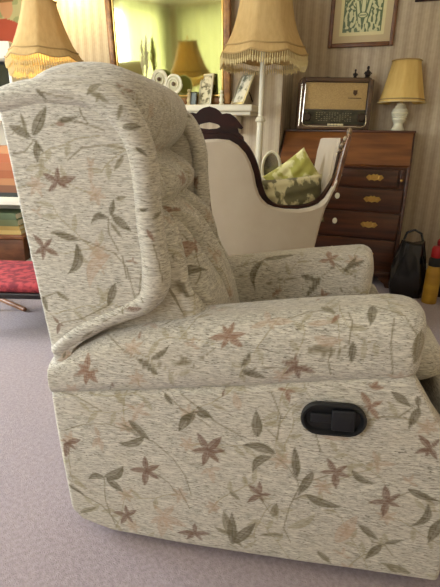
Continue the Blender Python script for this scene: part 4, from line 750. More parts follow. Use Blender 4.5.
for sx in (-1, 1):
    for (y0, y1) in ((-.012, .02), (.335, .368)):
        o_ = [(0, 0), (.055, 0), (.07, .03), (.10, .05), (.12, .08), (0, .08)]
        if sx < 0: pts = [(-HB + x, z) for x, z in o_]
        else: pts = [(HB - x, z) for x, z in o_]
        MB().prism(pts, y0, y1, inset=.003).build('bracket_foot', WAL, bu)

# ------------------------------------------------------------------ vintage radio on the bureau
ra = empty('vintage_radio', RM(.308, .075, 1.0975), R(-2), 'vintage brown wooden valve radio with gold cloth front standing on the bureau', 'radio')
RC = mat('radio walnut', (96, 70, 46), .35, c2=(70, 50, 32), scale=(4, 20, 20), coat=.3)
rb = MB()
rw, rh, rd = .255, .345, .17
rb.prism([(-rw, 0), (rw, 0), (rw, rh - .02), (rw - .02, rh), (-rw + .02, rh), (-rw, rh - .02)], .012, rd, inset=.006)
for (x0, x1, z0, z1) in ((-rw, -rw + .035, 0, rh - .012), (rw - .035, rw, 0, rh - .012), (-rw + .035, rw - .035, rh - .032, rh - .004), (-rw + .035, rw - .035, 0, .022)):
    rb.box(x0, x1, -.006, .02, z0, z1, .006)
rb.build('cabinet', RC, ra)
MB().box(-rw + .04, rw - .04, .002, .012, .135, rh - .036, .003).build('speaker_cloth', mat('gold speaker cloth', (196, 166, 110), .7, c2=(176, 146, 94), scale=(160, 160, 160), bump=.3, bscale=500), ra)
dl = MB().box(-rw + .04, rw - .04, -.001, .012, .034, .132, .003).build('dial_panel', mat('dark dial glass', (44, 44, 34), .15, c2=(70, 66, 46), scale=(14, 2, 30)), ra)
g_ = mat('dial print', (206, 196, 150), .5)
dm = MB()
for k in range(5):
    for i in range(14):
        if (i * 7 + k * 3) % 5: dm.box(-.13 + i * .0185, -.13 + i * .0185 + .009, -.0018, -.001, .058 + k * .013, .0595 + k * .013)
dm.build('scale_marks', g_, dl)
CHR = mat('bright chrome trim', (226, 220, 204), .15, 1.0)
tr = MB()
tr.tube([(-rw + .036, -.008, rh - .05), (-rw + .028, -.01, .05), (-rw + .034, -.01, .028), (-rw + .06, -.01, .02), (rw - .06, -.01, .02), (rw - .036, -.01, .03), (rw - .03, -.01, .05), (rw - .036, -.008, .10)], .0042, 8)
tr.tube([(-rw + .01, -.008, rh - .05), (-rw + .006, -.009, .02)], .0045, 8)
tr.tube([(-rw + .04, -.004, .1335), (rw - .04, -.004, .1335)], .0022, 6)
tr.build('chrome_trim', CHR, ra)
Mx = Matrix.Rotation(math.pi / 2, 4, 'X')
for x in (-.195, .19): MB().lathe([(.0001, 0), (.03, 0), (.03, .012), (.024, .018), (.022, .026), (.0001, .028)], c=(x, -.001, .082), n=24, M=Mx).build('knob', mat('brown bakelite', (58, 44, 32), .25), ra)
for x in (-.045, -.022, .001, .024, .047): MB().box(x, x + .020, -.014, 0, .026, .040, .003).build('push_button', mat('ivory key', (226, 212, 170), .3), ra)
em = MB().prism([(.118, .262), (.146, .262), (.146, .240), (.132, .226), (.118, .240)], -.002, .004, inset=.001)
em.box(.085, .178, -.001, .004, .208, .213)
em.build('emblem', mat('emblem brown', (84, 58, 34), .4), ra)
# two carved figures on the radio
def carved(s, t, h, label, wd):
    e = empty('carved_figure', RM(s, t, 1.0975 + rh + .0005), -TH + R(15), label, 'carving', 'dark carved figures on the radio')
    m_ = mat('ebony', (34, 22, 18), .4)
    MB().lathe([(.0001, 0), (wd * .9, 0), (wd, .006), (wd * .7, .014), (wd * .95, h * .25), (wd * .8, h * .45), (wd * .5, h * .58), (wd * .3, h * .66), (.0001, h * .67)], n=16).build('body', m_, e)
    MB().sphere((0, 0, h * .8), h * .13, 12, 9, sc=(.85, .9, 1.15)).build('head', m_, e)
    MB().tube([(wd * .8, 0, h * .5), (wd * 1.15, -.008, h * .36), (wd * .5, -.014, h * .28)], .004, 6).tube([(-wd * .8, 0, h * .5), (-wd * 1.15, -.008, h * .36), (-wd * .5, -.014, h * .28)], .004, 6).build('arms', m_, e)
carved(.412, .20, .066, 'smaller dark carved wooden figure on top of the radio', .013)
carved(.497, .20, .085, 'taller dark carved wooden figure at the right on top of the radio', .021)
tag(MB().sphere((0, 0, .008), .018, 14, 8, sc=(1.3, 1, .5)).build('dark_pebble', mat('dark pebble', (60, 50, 40), .5), None, loc=RM(.22, .19, 1.0975 + rh + .0005), rz=-TH), 'small dark flat ornament on the left top of the radio', 'ornament')

# ------------------------------------------------------------------ yellow table lamp on the bureau
tl = empty('table_lamp', RM(.745, .225, 1.0975), -TH, 'small table lamp with yellow pleated shade and ivory ceramic base on the bureau', 'table lamp')
MB().lathe([(.0001, 0), (.045, 0), (.048, .008), (.040, .02), (.032, .04), (.036, .055), (.040, .06), (.042, .068), (.046, .072), (.045, .085), (.051, .09), (.049, .098), (.055, .104), (.052, .11), (.057, .115), (.056, .125), (.052, .128), (.054, .135), (.048, .138), (.049, .145), (.042, .15), (.036, .165), (.026, .172), (.030, .18), (.018, .188), (.0001, .19)], n=32).build('base', IVORY, tl)
MB().lathe([(.012, .185), (.012, .24), (.0001, .24)], n=12).build('bulb_holder', BRASS, tl)
sh, band, rf = bell('lamp_shade', tl, [(.158, .185), (.150, .205), (.138, .25), (.122, .32), (.108, .38), (.097, .43), (.094, .455)], 8, 0, .0, YSH)
for k, o_ in ((0, .002), (1, .0), (6, -.002)): band('braid', k, o_, .0045, TRIM if k else FRINGE, sh)
n_ = MB(); n_.tube([(-.094, 0, .45), (.094, 0, .45)], .0015, 5).tube([(0, 0, .24), (0, 0, .45)], .002, 5).build('shade_carrier', BRASS, sh)

# ------------------------------------------------------------------ standard lamp
sl = empty('standard_lamp', RM(-.105, -.4), -TH, 'tall ivory standard lamp with large fringed honey bell shade beside the mirror', 'floor lamp')
MB().lathe([(.0001, 0), (.11, 0), (.112, .012), (.10, .03), (.06, .045), (.035, .07), (.022, .10)], n=40).build('base', CPAINT, sl)
MB().lathe([(.022, .10), (.024, .5), (.022, .9), (.021, 1.12), (.016, 1.17), (.017, 1.42), (.015, 1.55), (.0001, 1.56)], n=20).build('pole', CPAINT, sl)
MB().lathe([(.02, 1.125), (.032, 1.13), (.034, 1.14), (.026, 1.148), (.026, 1.155), (.017, 1.162)], n=24).build('collar', CPAINT, sl)
rows = [(.278, 1.515), (.268, 1.535), (.255, 1.555), (.228, 1.60), (.205, 1.65), (.185, 1.71), (.167, 1.79), (.155, 1.88), (.150, 1.96)]
sh, band, rf = bell('lamp_shade', sl, rows, 8, 0, .018, SHADE)
for k in (0, 2, 8): band('braid', k, 0, .005, TRIM, sh)
fringe(sh, .279, 1.513, 120, .062, rf, .018, 8)
MB().tube([(-.15, 0, 1.955), (.15, 0, 1.955)], .002, 5).tube([(0, 0, 1.55), (0, 0, 1.955)], .003, 6).build('shade_carrier', BRASS, sh)

# ------------------------------------------------------------------ left table lamp and its table
pt = empty('pedestal_table', (-1.04, 2.9, 0), 0, 'small round wooden pedestal table under the fringed lamp behind the armchair', 'table')
MB().lathe([(.0001, .73), (.20, .73), (.21, .74), (.205, .752), (.0001, .752)], n=40).build('table_top', WAL, pt)
MB().lathe([(.03, .05), (.035, .12), (.02, .2), (.03, .3), (.018, .45), (.028, .6), (.022, .7), (.05, .73)], n=20).build('pedestal', WAL, pt)
for k in range(3):
    a = k * 2.094 + 1.57; c, s = math.cos(a), math.sin(a)
    MB().tube([(c * .02, s * .02, .12), (c * .08, s * .08, .09), (c * .13, s * .13, .02), (c * .16, s * .16, .012)], [.016, .014, .012, .012], 8).build('leg', WAL, pt)
ll = empty('table_lamp', (-1.045, 2.9, .7525), R(12), 'table lamp with fringed honey bell shade at the left behind the armchair', 'table lamp')
MB().lathe([(.0001, 0), (.06, 0), (.062, .012), (.03, .03), (.05, .10), (.075, .2), (.07, .30), (.035, .38), (.02, .42), (.022, .44), (.012, .45), (.012, .62)], n=28).build('base', IVORY, ll)
rows = [(.212, .685), (.203, .70), (.188, .72), (.165, .755), (.145, .80), (.125, .85), (.108, .90), (.095, .945), (.090, .975)]
sh, band, rf = bell('lamp_shade', ll, rows, 8, 0, .014, SHADE)
for k in (0, 2, 8): band('braid', k, 0, .004, TRIM, sh)
fringe(sh, .213, .683, 96, .05, rf, .014, 8)
fringe(sh, .200, .665, 96, .07, rf, .014, 8, 'inner_fringe')
MB().sphere((0, 0, .70), .03, sc=(1, 1, 1.2)).build('bulb', mat('bulb glass', (255, 240, 200), .2, trans=.9), ll)
MB().tube([(-.09, 0, .97), (.09, 0, .97)], .002, 5).tube([(0, 0, .6), (0, 0, .99)], .003, 6).lathe([(.0001, .985), (.007, .99), (.004, 1.0), (.008, 1.01), (.0001, 1.022)], n=12).build('shade_carrier', BRASS, sh)
bl = bpy.data.lights.new('lamp_bulb', 'POINT'); bl.energy = 5; bl.color = (1, .82, .42); bl.shadow_soft_size = .03
bo = bpy.data.objects.new('lamp_bulb', bl); col.objects.link(bo); bo.location = (-1.045, 2.9, .7525 + .80)

# added wall light, out of view, put in to warm the far-left wallpaper
wl = empty('added_wall_light', RM(-1.78, 0, 2.22), -TH, 'added brass wall light with small cream shade, out of view above the left end of the mantelpiece', 'wall light')
MB().lathe([(.0001, 0), (.045, 0), (.04, .012), (.0001, .016)], n=20, M=Matrix.Rotation(math.pi / 2, 4, 'X')).build('wall_plate', BRASS, wl)
MB().tube([(0, -.012, 0), (0, -.08, -.03), (0, -.13, -.02), (0, -.15, .01)], .007, 8).build('arm', BRASS, wl)
MB().lathe([(.075, .0), (.05, .11), (.048, .11), (.073, .0)], c=(0, -.15, -.005), n=24).build('lamp_shade', mat('small cream shade', (236, 222, 180), .8, trans=.5), wl)
MB().sphere((0, -.15, .035), .018, sc=(1, 1, 1.4)).build('bulb', mat('bulb glass', (255, 240, 200), .2, trans=.9), wl)
l2 = bpy.data.lights.new('added_wall_light_bulb', 'POINT'); l2.energy = 24; l2.color = (1, .76, .30); l2.shadow_soft_size = .025  # warm source of the added wall light, brightens the wall below
o2 = bpy.data.objects.new('added_wall_light_bulb', l2); col.objects.link(o2); o2.location = RM(-1.78, -.15, 2.20)

# ------------------------------------------------------------------ settee
se = empty('carved_settee', (-.03, 2.3, 0), 0, 'cream upholstered settee with dark carved crest rail seen from behind', 'settee')
half = [(0, 1.018), (.06, 1.014), (.102, .992), (.14, .955), (.164, .914), (.185, .86), (.198, .804), (.215, .76), (.236, .731), (.262, .708), (.30, .694), (.35, .687), (.42, .686), (.477, .696), (.52, .715), (.55, .745), (.577, .795), (.598, .84)]
def mirr(p): return [(-x, z) for x, z in reversed(p)]
rim = half + [(.600, .82), (.578, .76), (.552, .695), (.533, .61), (.517, .51), (.495, .30)]
outl = mirr(rim[1:]) + rim
# outer upholstered back: crowned a little, so it shades like stuffing
MB().prism(outl, -.02, .05, inset=.012).build('outer_back', CREAM, se)
railp = [(x + (.018 if x > .02 else 0), z + .02) for x, z in half]
rp = [(x, .045, z + .006) for x, z in mirr(half[1:]) + half] 
rl = MB()
def band_rail(path, wd, y0, y1):
    P2 = np.array(path); T = np.gradient(P2, axis=0); T /= np.linalg.norm(T, axis=1)[:, None]; Nn = np.stack([-T[:, 1], T[:, 0]], 1)
    up_ = P2 + Nn * wd; lo_ = P2 - Nn * .02
    return [tuple(p) for p in lo_] + [tuple(p) for p in up_[::-1]]
rail_path = [tuple(p) for p in cr(mirr(half[1:]) + half + [(.614, .88), (.628, .95), (.636, 1.03)], 90)]
rail_path = [p for p in rail_path if p[0] > -10]
lp = [(-x, z) for x, z in rail_path if x >= .0]; rpth = [(x, z) for x, z in rail_path if x >= 0]
for pth in (rpth, lp):
    wds = .036
    P2 = np.array(pth); T = np.gradient(P2, axis=0); T /= np.linalg.norm(T, axis=1)[:, None]; Nn = np.stack([-T[:, 1], T[:, 0]], 1)
    if pth is lp: Nn = -Nn
    wv = np.interp(np.abs(P2[:, 0]), [0, .1, .2, .3, .5, .6, .64], [.03, .04, .034, .012, .012, .010, .014])[:, None]
    a_ = P2 - Nn * .012; b_ = P2 + Nn * wv
    vs = []; fs = []
    for q0, q1 in zip(a_, b_):
        mid = (q0 + q1) / 2
        for (q, y) in ((q0, .035), (q0 * .85 + mid * .15, .028), (q1 * .85 + mid * .15, .028), (q1, .036), (q1, .075), (q0, .075)): vs.append((q[0], y, q[1]))
    n6 = 6
    for i in range(len(P2) - 1):
        for k in range(n6):
            l = (k + 1) % n6; fs.append((i * n6 + k, i * n6 + l, (i + 1) * n6 + l, (i + 1) * n6 + k))
    fs.append(tuple(range(n6))); fs.append(tuple((len(P2) - 1) * n6 + k for k in range(n6)))
    rl.add(vs, fs)
rl.build('show_wood_rail', DRK, se)
crest = [(.0, 1.165), (.022, 1.158), (.036, 1.148), (.048, 1.132), (.062, 1.136), (.078, 1.134), (.098, 1.118), (.116, 1.092), (.128, 1.072), (.122, 1.064), (.108, 1.07), (.112, 1.05), (.13, 1.03), (.135, 1.0), (.06, 1.0), (0, 1.0)]
hole = [(.0, 1.094), (.018, 1.090), (.034, 1.084), (.042, 1.074), (.030, 1.066), (.0, 1.062)]
cm = MB()
for sgn in (1, -1):
    poly = [(0, 1.165)] + crest[1:-1] + [(0, 1.0), (0, 1.062), (.030, 1.066), (.042, 1.074), (.034, 1.084), (.018, 1.090), (0, 1.094)]
    poly = [(sgn * x, z) for x, z in poly]
    if sgn < 0: poly = poly[::-1]
    cm.prism(poly, .034, .07)
cm.v = [(x * 1.3 - .04, y, z) for x, y, z in cm.v]
cm.build('carved_crest', DRK, se)
# padded ends, finials, seat, legs
WOODL = mat('end frame wood', (128, 84, 50), .35, c2=(92, 56, 32), scale=(10, 10, 20), coat=.2)
for sg in (-1, 1):
    pad = [(.525, .50), (.545, .62), (.565, .70), (.592, .80), (.610, .90), (.624, 1.0), (.618, 1.035), (.604, 1.03), (.590, .96), (.58, .86), (.555, .76), (.51, .66), (.49, .50)]
    MB().prism([(sg * x, z) for x, z in pad], .07, .52, inset=.012).build('end_cushion', CREAM, se)
    MB().prism([(sg * x, z) for x, z in [(.600, .78), (.616, .84), (.632, .94), (.648, 1.04), (.636, 1.055), (.622, 1.02), (.608, .94), (.594, .85), (.58, .80)]], -.005, .036, inset=.005).build('end_rail', WOODL, se)
    f_ = MB(); f_.sphere((sg * .640, .02, 1.062), .014, 12, 9, sc=(1, 1, 1.5)); f_.sphere((sg * .628, .016, 1.03), .016, 10, 8); f_.sphere((sg * .612, .012, 1.0), .014, 10, 8); f_.sphere((sg * .600, .012, .975), .011, 10, 8)
    f_.build('carved_finial', mat('mottled carving', (150, 130, 100), .4, c2=(80, 60, 40), scale=(40, 40, 40)), se)  # tan carving mottled with darker brown noise
MB().box(-.485, .485, .05, .56, .34, .555, .05).build('seat', CREAM, se)
MB().box(-.50, .50, .02, .58, .27, .345, .015).build('seat_rail', DRK, se)
for (x, y) in ((-.46, .06), (.46, .06), (-.46, .54), (.46, .54)):
    MB().lathe([(.0001, 0), (.012, 0), (.016, .03), (.022, .1), (.030, .2), (.026, .24), (.032, .275)], c=(x, y, 0), n=16).build('leg', DRK, se)

def pillow(name, w_, h_, th, m_, loc, rot, label):
    n = 26; vs = []; fs = []
    for sd in (1, -1):
        for i in range(n + 1):
            for j in range(n + 1):
                x = i / n * 2 - 1; y = j / n * 2 - 1
                k = (max(0, (1 - x ** 4) * (1 - y ** 4))) ** .55
                sx = x * (1 - .06 * (1 - y * y)); sy = y * (1 - .06 * (1 - x * x))
                wr = .006 * math.sin(x * 9 + y * 4) * k + .005 * math.sin(y * 13 - x * 3) * k
                vs.append((sx * w_ / 2, sd * (th / 2 * k) + wr, sy * h_ / 2))
    N = (n + 1) ** 2
    for sd in (0, 1):
        for i in range(n):
            for j in range(n):
                a = sd * N + i * (n + 1) + j; q = (a, a + 1, a + n + 2, a + n + 1); fs.append(q if sd else q[::-1])
    e = [i * (n + 1) for i in range(n + 1)] + [n * (n + 1) + j for j in range(1, n + 1)] + [i * (n + 1) + n for i in range(n - 1, -1, -1)] + [j for j in range(n - 1, 0, -1)]
    for k in range(len(e)):
        a, b = e[k], e[(k + 1) % len(e)]; fs.append((a, b, N + b, N + a))
    o = MB().add(vs, fs).build(name, m_); o.location = loc; o.rotation_euler = rot
    tag(o, label, 'cushion')
def leafcloth(name, a, b, c, sc_):
    m_ = mat(name, a, .85, c2=b, scale=(sc_, sc_, sc_ * .6), lo=.47, hi=.53, sheen=.2)
    return m_
pillow('scatter_cushion', .27, .25, .10, leafcloth('lime leaf cloth', (226, 220, 158), (180, 176, 84), None, 15), (.405, 2.56, .805), (R(-8), R(-36), R(4)), 'yellow green patterned scatter cushion leaning in the settee corner')
pillow('scatter_cushion', .41, .25, .09, leafcloth('olive stripe cloth', (206, 196, 150), (104, 98, 64), None, 16), (.335, 2.425, .71), (R(-8), R(-6), R(2)), 'olive and cream patterned scatter cushion in front of the yellow green one')

# oval framed mirror on a plant stand behind the settee
ps = empty('plant_stand', (.305, 2.93, 0), 0, 'slim dark stand behind the settee holding the oval mirror', 'stand')
MB().lathe([(.0001, .70), (.055, .70), (.06, .71), (.055, .722), (.0001, .722)], n=28).build('stand_top', DRK, ps)
MB().lathe([(.06, 0), (.06, .015), (.03, .03), (.014, .06), (.014, .64), (.03, .70)], n=20).build('stand_column', DRK, ps)
ov = empty('oval_mirror', (.305, 2.93, .7225), R(-8), 'small oval table mirror with thick ivory rim behind the settee', 'mirror')
pts = [(.056 * math.cos(a), 0, .125 + .10 * math.sin(a)) for a in np.linspace(0, 2 * math.pi, 41)[:-1]]
MB().tube(pts, .010, 10, closed=True).build('rim', IVORY, ov)
MB().prism([(.049 * math.cos(a), .125 + .097 * math.sin(a)) for a in np.linspace(0, 2 * math.pi, 37)[:-1]], -.001, .004).build('glass', mat('grey mirror glass', (150, 150, 140), .12, .9), ov)
MB().lathe([(.04, 0), (.04, .006), (.014, .012), (.008, .025)], n=20).build('foot', IVORY, ov)

# ------------------------------------------------------------------ pictures
def paint_plane(name, w_, h_, nx, nz, fn, parent, y):
    X, Z = np.meshgrid(np.linspace(-1, 1, nx), np.linspace(-1, 1, nz), indexing='ij')
    V = np.stack([X.ravel() * w_ / 2, np.full(X.size, y), Z.ravel() * h_ / 2], 1); i = np.arange(nx - 1)[:, None]; j = np.arange(nz - 1)[None]
    Fc = np.stack([i * nz + j, (i + 1) * nz + j, (i + 1) * nz + j + 1, i * nz + j + 1], -1).reshape(-1, 4)
    me = bpy.data.meshes.new(name); me.from_pydata(V.tolist(), [], Fc.tolist())
    c = fn(X, Z).reshape(-1, 3); at = me.attributes.new('Paint', 'FLOAT_COLOR', 'POINT')
    at.data.foreach_set('color', np.concatenate([c, np.ones((len(c), 1))], 1).astype(np.float32).ravel())
    if 'printed picture' not in MATS:
        m_ = mat('printed picture', (200, 200, 200), .35); n_ = m_.node_tree.nodes.new('ShaderNodeAttribute'); n_.attribute_name = 'Paint'
        m_.node_tree.links.new(n_.outputs['Color'], m_.node_tree.nodes['Principled BSDF'].inputs['Base Color'])
    me.materials.append(MATS['printed picture'])
    o = bpy.data.objects.new(name, me); col.objects.link(o); o.parent = parent; return o
def picture(name, s0, s1, z0, z1, t, fw_, matf, label, mount, pw, fn, nx=90, nz=110):
    w_, h_ = s1 - s0, z1 - z0
    e = empty(name, RM((s0 + s1) / 2, t - .022, (z0 + z1) / 2), -TH, label, 'picture')
    f = MB()
    for (a, b, c, d) in ((-w_ / 2, -w_ / 2 + fw_, -h_ / 2, h_ / 2), (w_ / 2 - fw_, w_ / 2, -h_ / 2, h_ / 2), (-w_ / 2 + fw_, w_ / 2 - fw_, -h_ / 2, -h_ / 2 + fw_), (-w_ / 2 + fw_, w_ / 2 - fw_, h_ / 2 - fw_, h_ / 2)):
        f.box(a, b, -.006, .02, c, d, .004)
    f.build('frame', matf, e)
    if mount: MB().box(-w_ / 2 + fw_ * .9, w_ / 2 - fw_ * .9, .003, .015, -h_ / 2 + fw_ * .9, h_ / 2 - fw_ * .9).build('mount', mount, e)
    paint_plane('print', w_ - 2 * pw, h_ - 2 * pw, nx, nz, fn, e, .001)
    return e
rg = np.random.RandomState(3)
def vnoise(X, Z, f, seed):
    r = np.random.RandomState(seed); G = r.rand(64, 64); x = (X + 2) * f; z = (Z + 2) * f
    xi = np.floor(x).astype(int) % 63; zi = np.floor(z).astype(int) % 63; fx = x % 1; fz = z % 1; fx = fx * fx * (3 - 2 * fx); fz = fz * fz * (3 - 2 * fz)
    return G[xi, zi] * (1 - fx) * (1 - fz) + G[xi + 1, zi] * fx * (1 - fz) + G[xi, zi + 1] * (1 - fx) * fz + G[xi + 1, zi + 1] * fx * fz
def foliate(X, Z):
    g = lin((92, 106, 62)); c = lin((208, 204, 150)); Z = (Z + .2) * 1.05
    a = np.arctan2(Z, np.abs(X)); r = np.hypot(X, Z * .9)
    f = np.sin(a * 22 + 9 * vnoise(X, Z, 5, 1)) * .6 + np.sin(r * 26 + a * 7) * .6 + (vnoise(X, Z, 12, 2) - .5) * 1.2
    lit_ = f > -.1
    eye = lambda cx, cz, rx, rz: ((np.abs(X) - cx) / rx) ** 2 + ((Z - cz) / rz) ** 2
    face = (X / .42) ** 2 + (Z / .62) ** 2 < 1
    lit_ = np.where(face, (np.sin(np.abs(X) * 26 - Z * 8) > -.2), lit_)
    nose = (np.abs(X) < .07 + .06 * np.clip(.3 - Z, 0, .45)) & (Z > -.14) & (Z < .42); lit_ = lit_ | nose
    lit_ = lit_ & ~((np.abs(np.abs(X) - .11) < .02) & (Z > -.1) & (Z < .3))
    e = eye(.24, .24, .13, .075); lit_ = np.where(e < 1.7, False, lit_); lit_ = np.where(e < 1, True, lit_); lit_ = np.where(eye(.24, .24, .045, .05) < 1, False, lit_)
    brow = (np.abs(Z - .38 - .12 * np.cos((np.abs(X) - .22) * 6) * .4) < .035) & (np.abs(X) < .42) & (np.abs(X) > .06); lit_ = lit_ | brow
    mo = (X / .2) ** 2 + ((Z + .3) / .075) ** 2; lit_ = np.where(mo < 1.8, False, lit_); lit_ = np.where(mo < 1, True, lit_); lit_ = lit_ & ~((np.abs(Z + .3) < .014) & (np.abs(X) < .17))
    edge = (np.abs(X) > .94) | (np.abs(Z) > .95); lit_ = lit_ & ~edge
    return np.where(lit_[..., None], c, g)
MOUNT = mat('picture mount', (204, 184, 142), .8)
gm = picture('framed_print', .181, .637, 1.668, 2.27, TF, .028, mat('oak frame', (122, 78, 38), .4, c2=(96, 58, 28), scale=(20, 20, 20)), 'green and cream print of a leafy face in brown frame above the radio', MOUNT, .095, foliate, 150, 200)
MB().box(-.155, .155, .0015, .006, -.228, .228).build('inner_mount', mat('pale inner mount', (226, 214, 160), .8), gm)
picture('framed_print', .742, 1.16, 1.928, 2.36, TF, .03, DRK, 'dark framed picture near the ceiling at the right edge', MOUNT, .08, lambda X, Z: np.where((vnoise(X, Z, 3, 8) > .5)[..., None], lin((150, 130, 100)), lin((190, 176, 140))), 30, 30)
def portrait(X, Z):
    c = np.where((vnoise(X, Z, 3, 9) > .5)[..., None], lin((170, 176, 126)), lin((206, 200, 150)))
    body = (Z < -.45 + .25 * np.cos(X * 1.8)); c = np.where(body[..., None], lin((196, 92, 72)), c)
    fc = ((X - .25) / .3) ** 2 + ((Z - .15) / .36) ** 2 < 1; c = np.where(fc[..., None], lin((222, 170, 130)), c)
    hr = (((X - .25) / .36) ** 2 + ((Z - .3) / .36) ** 2 < 1) & (Z > .3); c = np.where(hr[..., None], lin((150, 110, 70)), c); return c
picture('portrait_painting', -3.12, -2.57, 1.81, 2.36, TF, .02, GOLDF, 'painted portrait with red clothing on the wall at the far left', None, .019, portrait, 60, 60)

# ------------------------------------------------------------------ white bookcase at the far left with its contents
bc = empty('bookcase', (-1.375, 3.2, 0), 0, 'white open bookcase at the far left edge behind the armchair', 'bookcase')
WB_ = mat('white bookcase paint', (228, 222, 206), .5)
MB().box(-.80, -.78, 0, .34, 0, 1.56, .003).box(-.02, 0, 0, .34, 0, 1.56, .003).box(-.78, -.02, .32, .335, 0.02, 1.56).box(-.82, .012, -.01, .345, 1.475, 1.575, .006).build('carcass', WB_, bc)
for z in (.08, .545, 1.10): MB().box(-.78, -.02, .0, .32, z, z + .055, .004).build('shelf', WB_, bc)
tv = empty('television', (-1.78, 3.33, 1.1555), 0, 'black flat television on the upper bookcase shelf', 'television')
MB().box(-.33, .37, -.02, .03, .02, .316, .008).build('screen_housing', BLK, tv)
MB().box(-.315, .355, -.023, -.019, .035, .30).build('screen', mat('screen glass', (8, 10, 12), .1), tv)
MB().box(-.12, .12, -.06, .08, 0, .02, .005).build('stand', BLK, tv)
# wooden and orange things on the middle shelf
def book(name, x0, x1, y0, y1, z0, z1, c, label, grp, pages='x'):
    e = empty(name, (x0, y0, z0), 0, label, 'book', grp); w_, d_, h_ = x1 - x0, y1 - y0, z1 - z0
    cvr = mat('cover %d %d %d' % c, c, .5); pg = mat('book pages', (226, 212, 178), .9)
    if h_ < w_:
        MB().box(0, w_, 0, d_, 0, .004).box(0, w_, 0, d_, h_ - .004, h_).box(0, w_, 0, .004, .004, h_ - .004).build('cover', cvr, e)
        MB().box(.004, w_ - .005, .005, d_ - .005, .004, h_ - .004).build('pages', pg, e)
z = .6005
for i, (h_, c, lb) in enumerate(((.03, (40, 44, 40), 'black book at the bottom of the middle shelf pile'), (.05, (120, 76, 46), 'tan book lying on the black book in the bookcase'), (.045, (170, 116, 72), 'pale orange book in the middle of the bookcase pile'), (.055, (150, 82, 40), 'dark orange book lying above the pale orange one'), (.05, (166, 96, 54), 'orange book lying near the top of the bookcase pile'), (.06, (170, 92, 50), 'thick rust book second from the top of the pile'), (.05, (190, 132, 84), 'sand coloured book on top of the bookcase pile'))):
    book('book', -1.86 + .01 * (i % 3), -1.42 - .006 * (i % 2), 3.215, 3.46, z, z + h_, c, lb, 'books lying on the middle shelf'); z += h_ + .0005
z = .1355
box_ = empty('wooden_box', (-1.66, 3.33, z), 0, 'brown wooden box with raised lid at the bottom of the bookcase', 'box')
BXW = mat('box wood', (120, 74, 42), .4, c2=(90, 52, 28), scale=(8, 8, 24))
MB().box(-.19, .22, -.12, .12, 0, .16, .006).build('body', BXW, box_)
MB().box(-.20, .23, -.13, .13, .162, .195, .01).build('lid', mat('box lid wood', (150, 98, 58), .35, c2=(120, 74, 40), scale=(8, 8, 24)), box_)
z += .1955
for i, (h_, c, lb) in enumerate(((.03, (216, 190, 120), 'straw coloured book lying on the wooden box'), (.03, (190, 160, 90), 'ochre book above the straw coloured one'), (.045, (116, 124, 84), 'green book lying under the top green book'), (.045, (92, 106, 74), 'dark green book on top of the lower pile'))):
    book('book', -1.85, -1.45 - .008 * i, 3.215, 3.44, z, z + h_, c, lb, 'books lying on the wooden box'); z += h_ + .0005

# red tapestry footstool in front of the bookcase
fs_ = empty('footstool', (-1.05, 2.42, 0), R(0), 'low wooden footstool with a red tapestry top beside the armchair', 'footstool')
TAP = mat('red tapestry', (176, 66, 72), .9, c2=(120, 40, 52), scale=(28, 28, 28), lo=.42, hi=.58, bump=.4, bscale=120)
MB().box(-.35, .35, -.24, .24, .245, .295, .022).build('tapestry_pad', TAP, fs_)
MB().box(-.36, .36, -.25, .25, .218, .248, .006).build('frame', mat('ebonised frame', (26, 20, 20), .35), fs_)
LEGW = mat('stool leg wood', (140, 96, 66), .4)
for (x, y) in ((-.31, -.2), (.31, -.2), (-.31, .13), (.31, .13)):
    MB().tube([(x, y, .219), (x, y, .004)], [.016, .011], 10).build('leg', LEGW, fs_)
tt = empty('tripod_table', (-1.80, 2.90, 0), 0, 'wooden tripod table at the far left whose foot reaches over the carpet', 'table')
MB().lathe([(.0001, .50), (.24, .50), (.25, .512), (.24, .522), (.0001, .522)], n=36).build('table_top', LEGW, tt)
MB().lathe([(.02, .06), (.03, .1), (.02, .3), (.03, .45), (.05, .5)], n=16).build('column', LEGW, tt)
for ang, ln_ in ((-30.1, .715), (200, .28), (130, .28)):
    c, s = math.cos(R(ang)), math.sin(R(ang)); MB().tube([(c * .015, s * .015, .14), (c * ln_ * .35, s * ln_ * .35, .09), (c * ln_ * .7, s * ln_ * .7, .035), (c * ln_, s * ln_, .016)], [.018, .016, .015, .014], 10).build('foot', LEGW, tt)

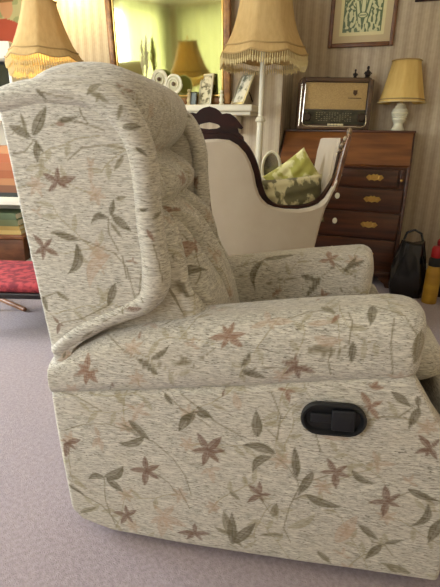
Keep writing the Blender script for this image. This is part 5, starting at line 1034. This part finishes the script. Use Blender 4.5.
# ------------------------------------------------------------------ bags by the bureau
bg_ = empty('black_bag', RM(.945, -.17), -TH, 'black shiny bag slumped on the carpet beside the bureau', 'bag')
def sack(w_, d_, h_, seed, top=.35):
    n, k_ = 40, 22; vs = []; fs = []; r = random.Random(seed); ph = [r.uniform(0, 6) for _ in range(6)]
    for j in range(k_):
        t = j / (k_ - 1); sc_ = (1 - (1 - top) * max(0, (t - .35) / .65) ** 1.3) * (.86 + .14 * min(1, t * 6))
        for i in range(n):
            a = 2 * math.pi * i / n; e = 2.6
            c, s = math.cos(a), math.sin(a); x = math.copysign(abs(c) ** (2 / e), c); y = math.copysign(abs(s) ** (2 / e), s)
            f = 1 + .05 * math.sin(3 * a + ph[0] + 5 * t) + .05 * math.sin(7 * a + ph[1] - 6 * t) * t + .03 * math.sin(11 * a + ph[2] + 9 * t)
            vs.append((x * w_ / 2 * sc_ * f, y * d_ / 2 * sc_ * f, h_ * t + .012 * math.sin(2 * a + ph[3]) * t))
    for j in range(k_ - 1):
        for i in range(n):
            q = (i + 1) % n; fs.append((j * n + i, j * n + q, (j + 1) * n + q, (j + 1) * n + i))
    fs.append(tuple(range(n))[::-1]); fs.append(tuple((k_ - 1) * n + i for i in range(n)))
    return MB().add(vs, fs)
LEA = mat('black patent leather', (16, 17, 20), .22, coat=.3)
sack(.24, .17, .38, 4, .6).build('body', LEA, bg_)
MB().tube([(-.06, 0, .39), (-.045, .01, .44), (0, .015, .46), (.045, .01, .44), (.06, 0, .39)], .008, 8).build('handle', LEA, bg_)
b2 = empty('dark_shopping_bag', RM(1.215, -.06), -TH, 'dark shopping bag at the right edge with a red cloth in its top', 'bag')
sack(.24, .16, .36, 9, .75).build('body', mat('dark plum bag cloth', (36, 28, 36), .6), b2)
sack(.17, .12, .09, 12, .5).build('red_lining', mat('red cloth', (150, 24, 28), .8), b2, loc=(-.02, 0, .34))
bt = empty('yellow_bottle', RM(1.095, -.27), -TH, 'tall yellow bottle with black collar and red cap beside the black bag', 'bottle')
MB().lathe([(.0001, 0), (.045, 0), (.048, .01), (.048, .22), (.040, .255), (.0001, .256)], n=24).build('body', mat('mustard plastic', (196, 156, 52), .4, c2=(160, 120, 40), scale=(4, 4, 12)), bt)
MB().lathe([(.041, .256), (.043, .262), (.043, .30), (.035, .312), (.0001, .313)], n=24).build('collar', BLK, bt)
MB().lathe([(.033, .313), (.036, .318), (.036, .37), (.030, .385), (.0001, .387)], n=24).build('cap', mat('red plastic', (176, 26, 30), .4), bt)
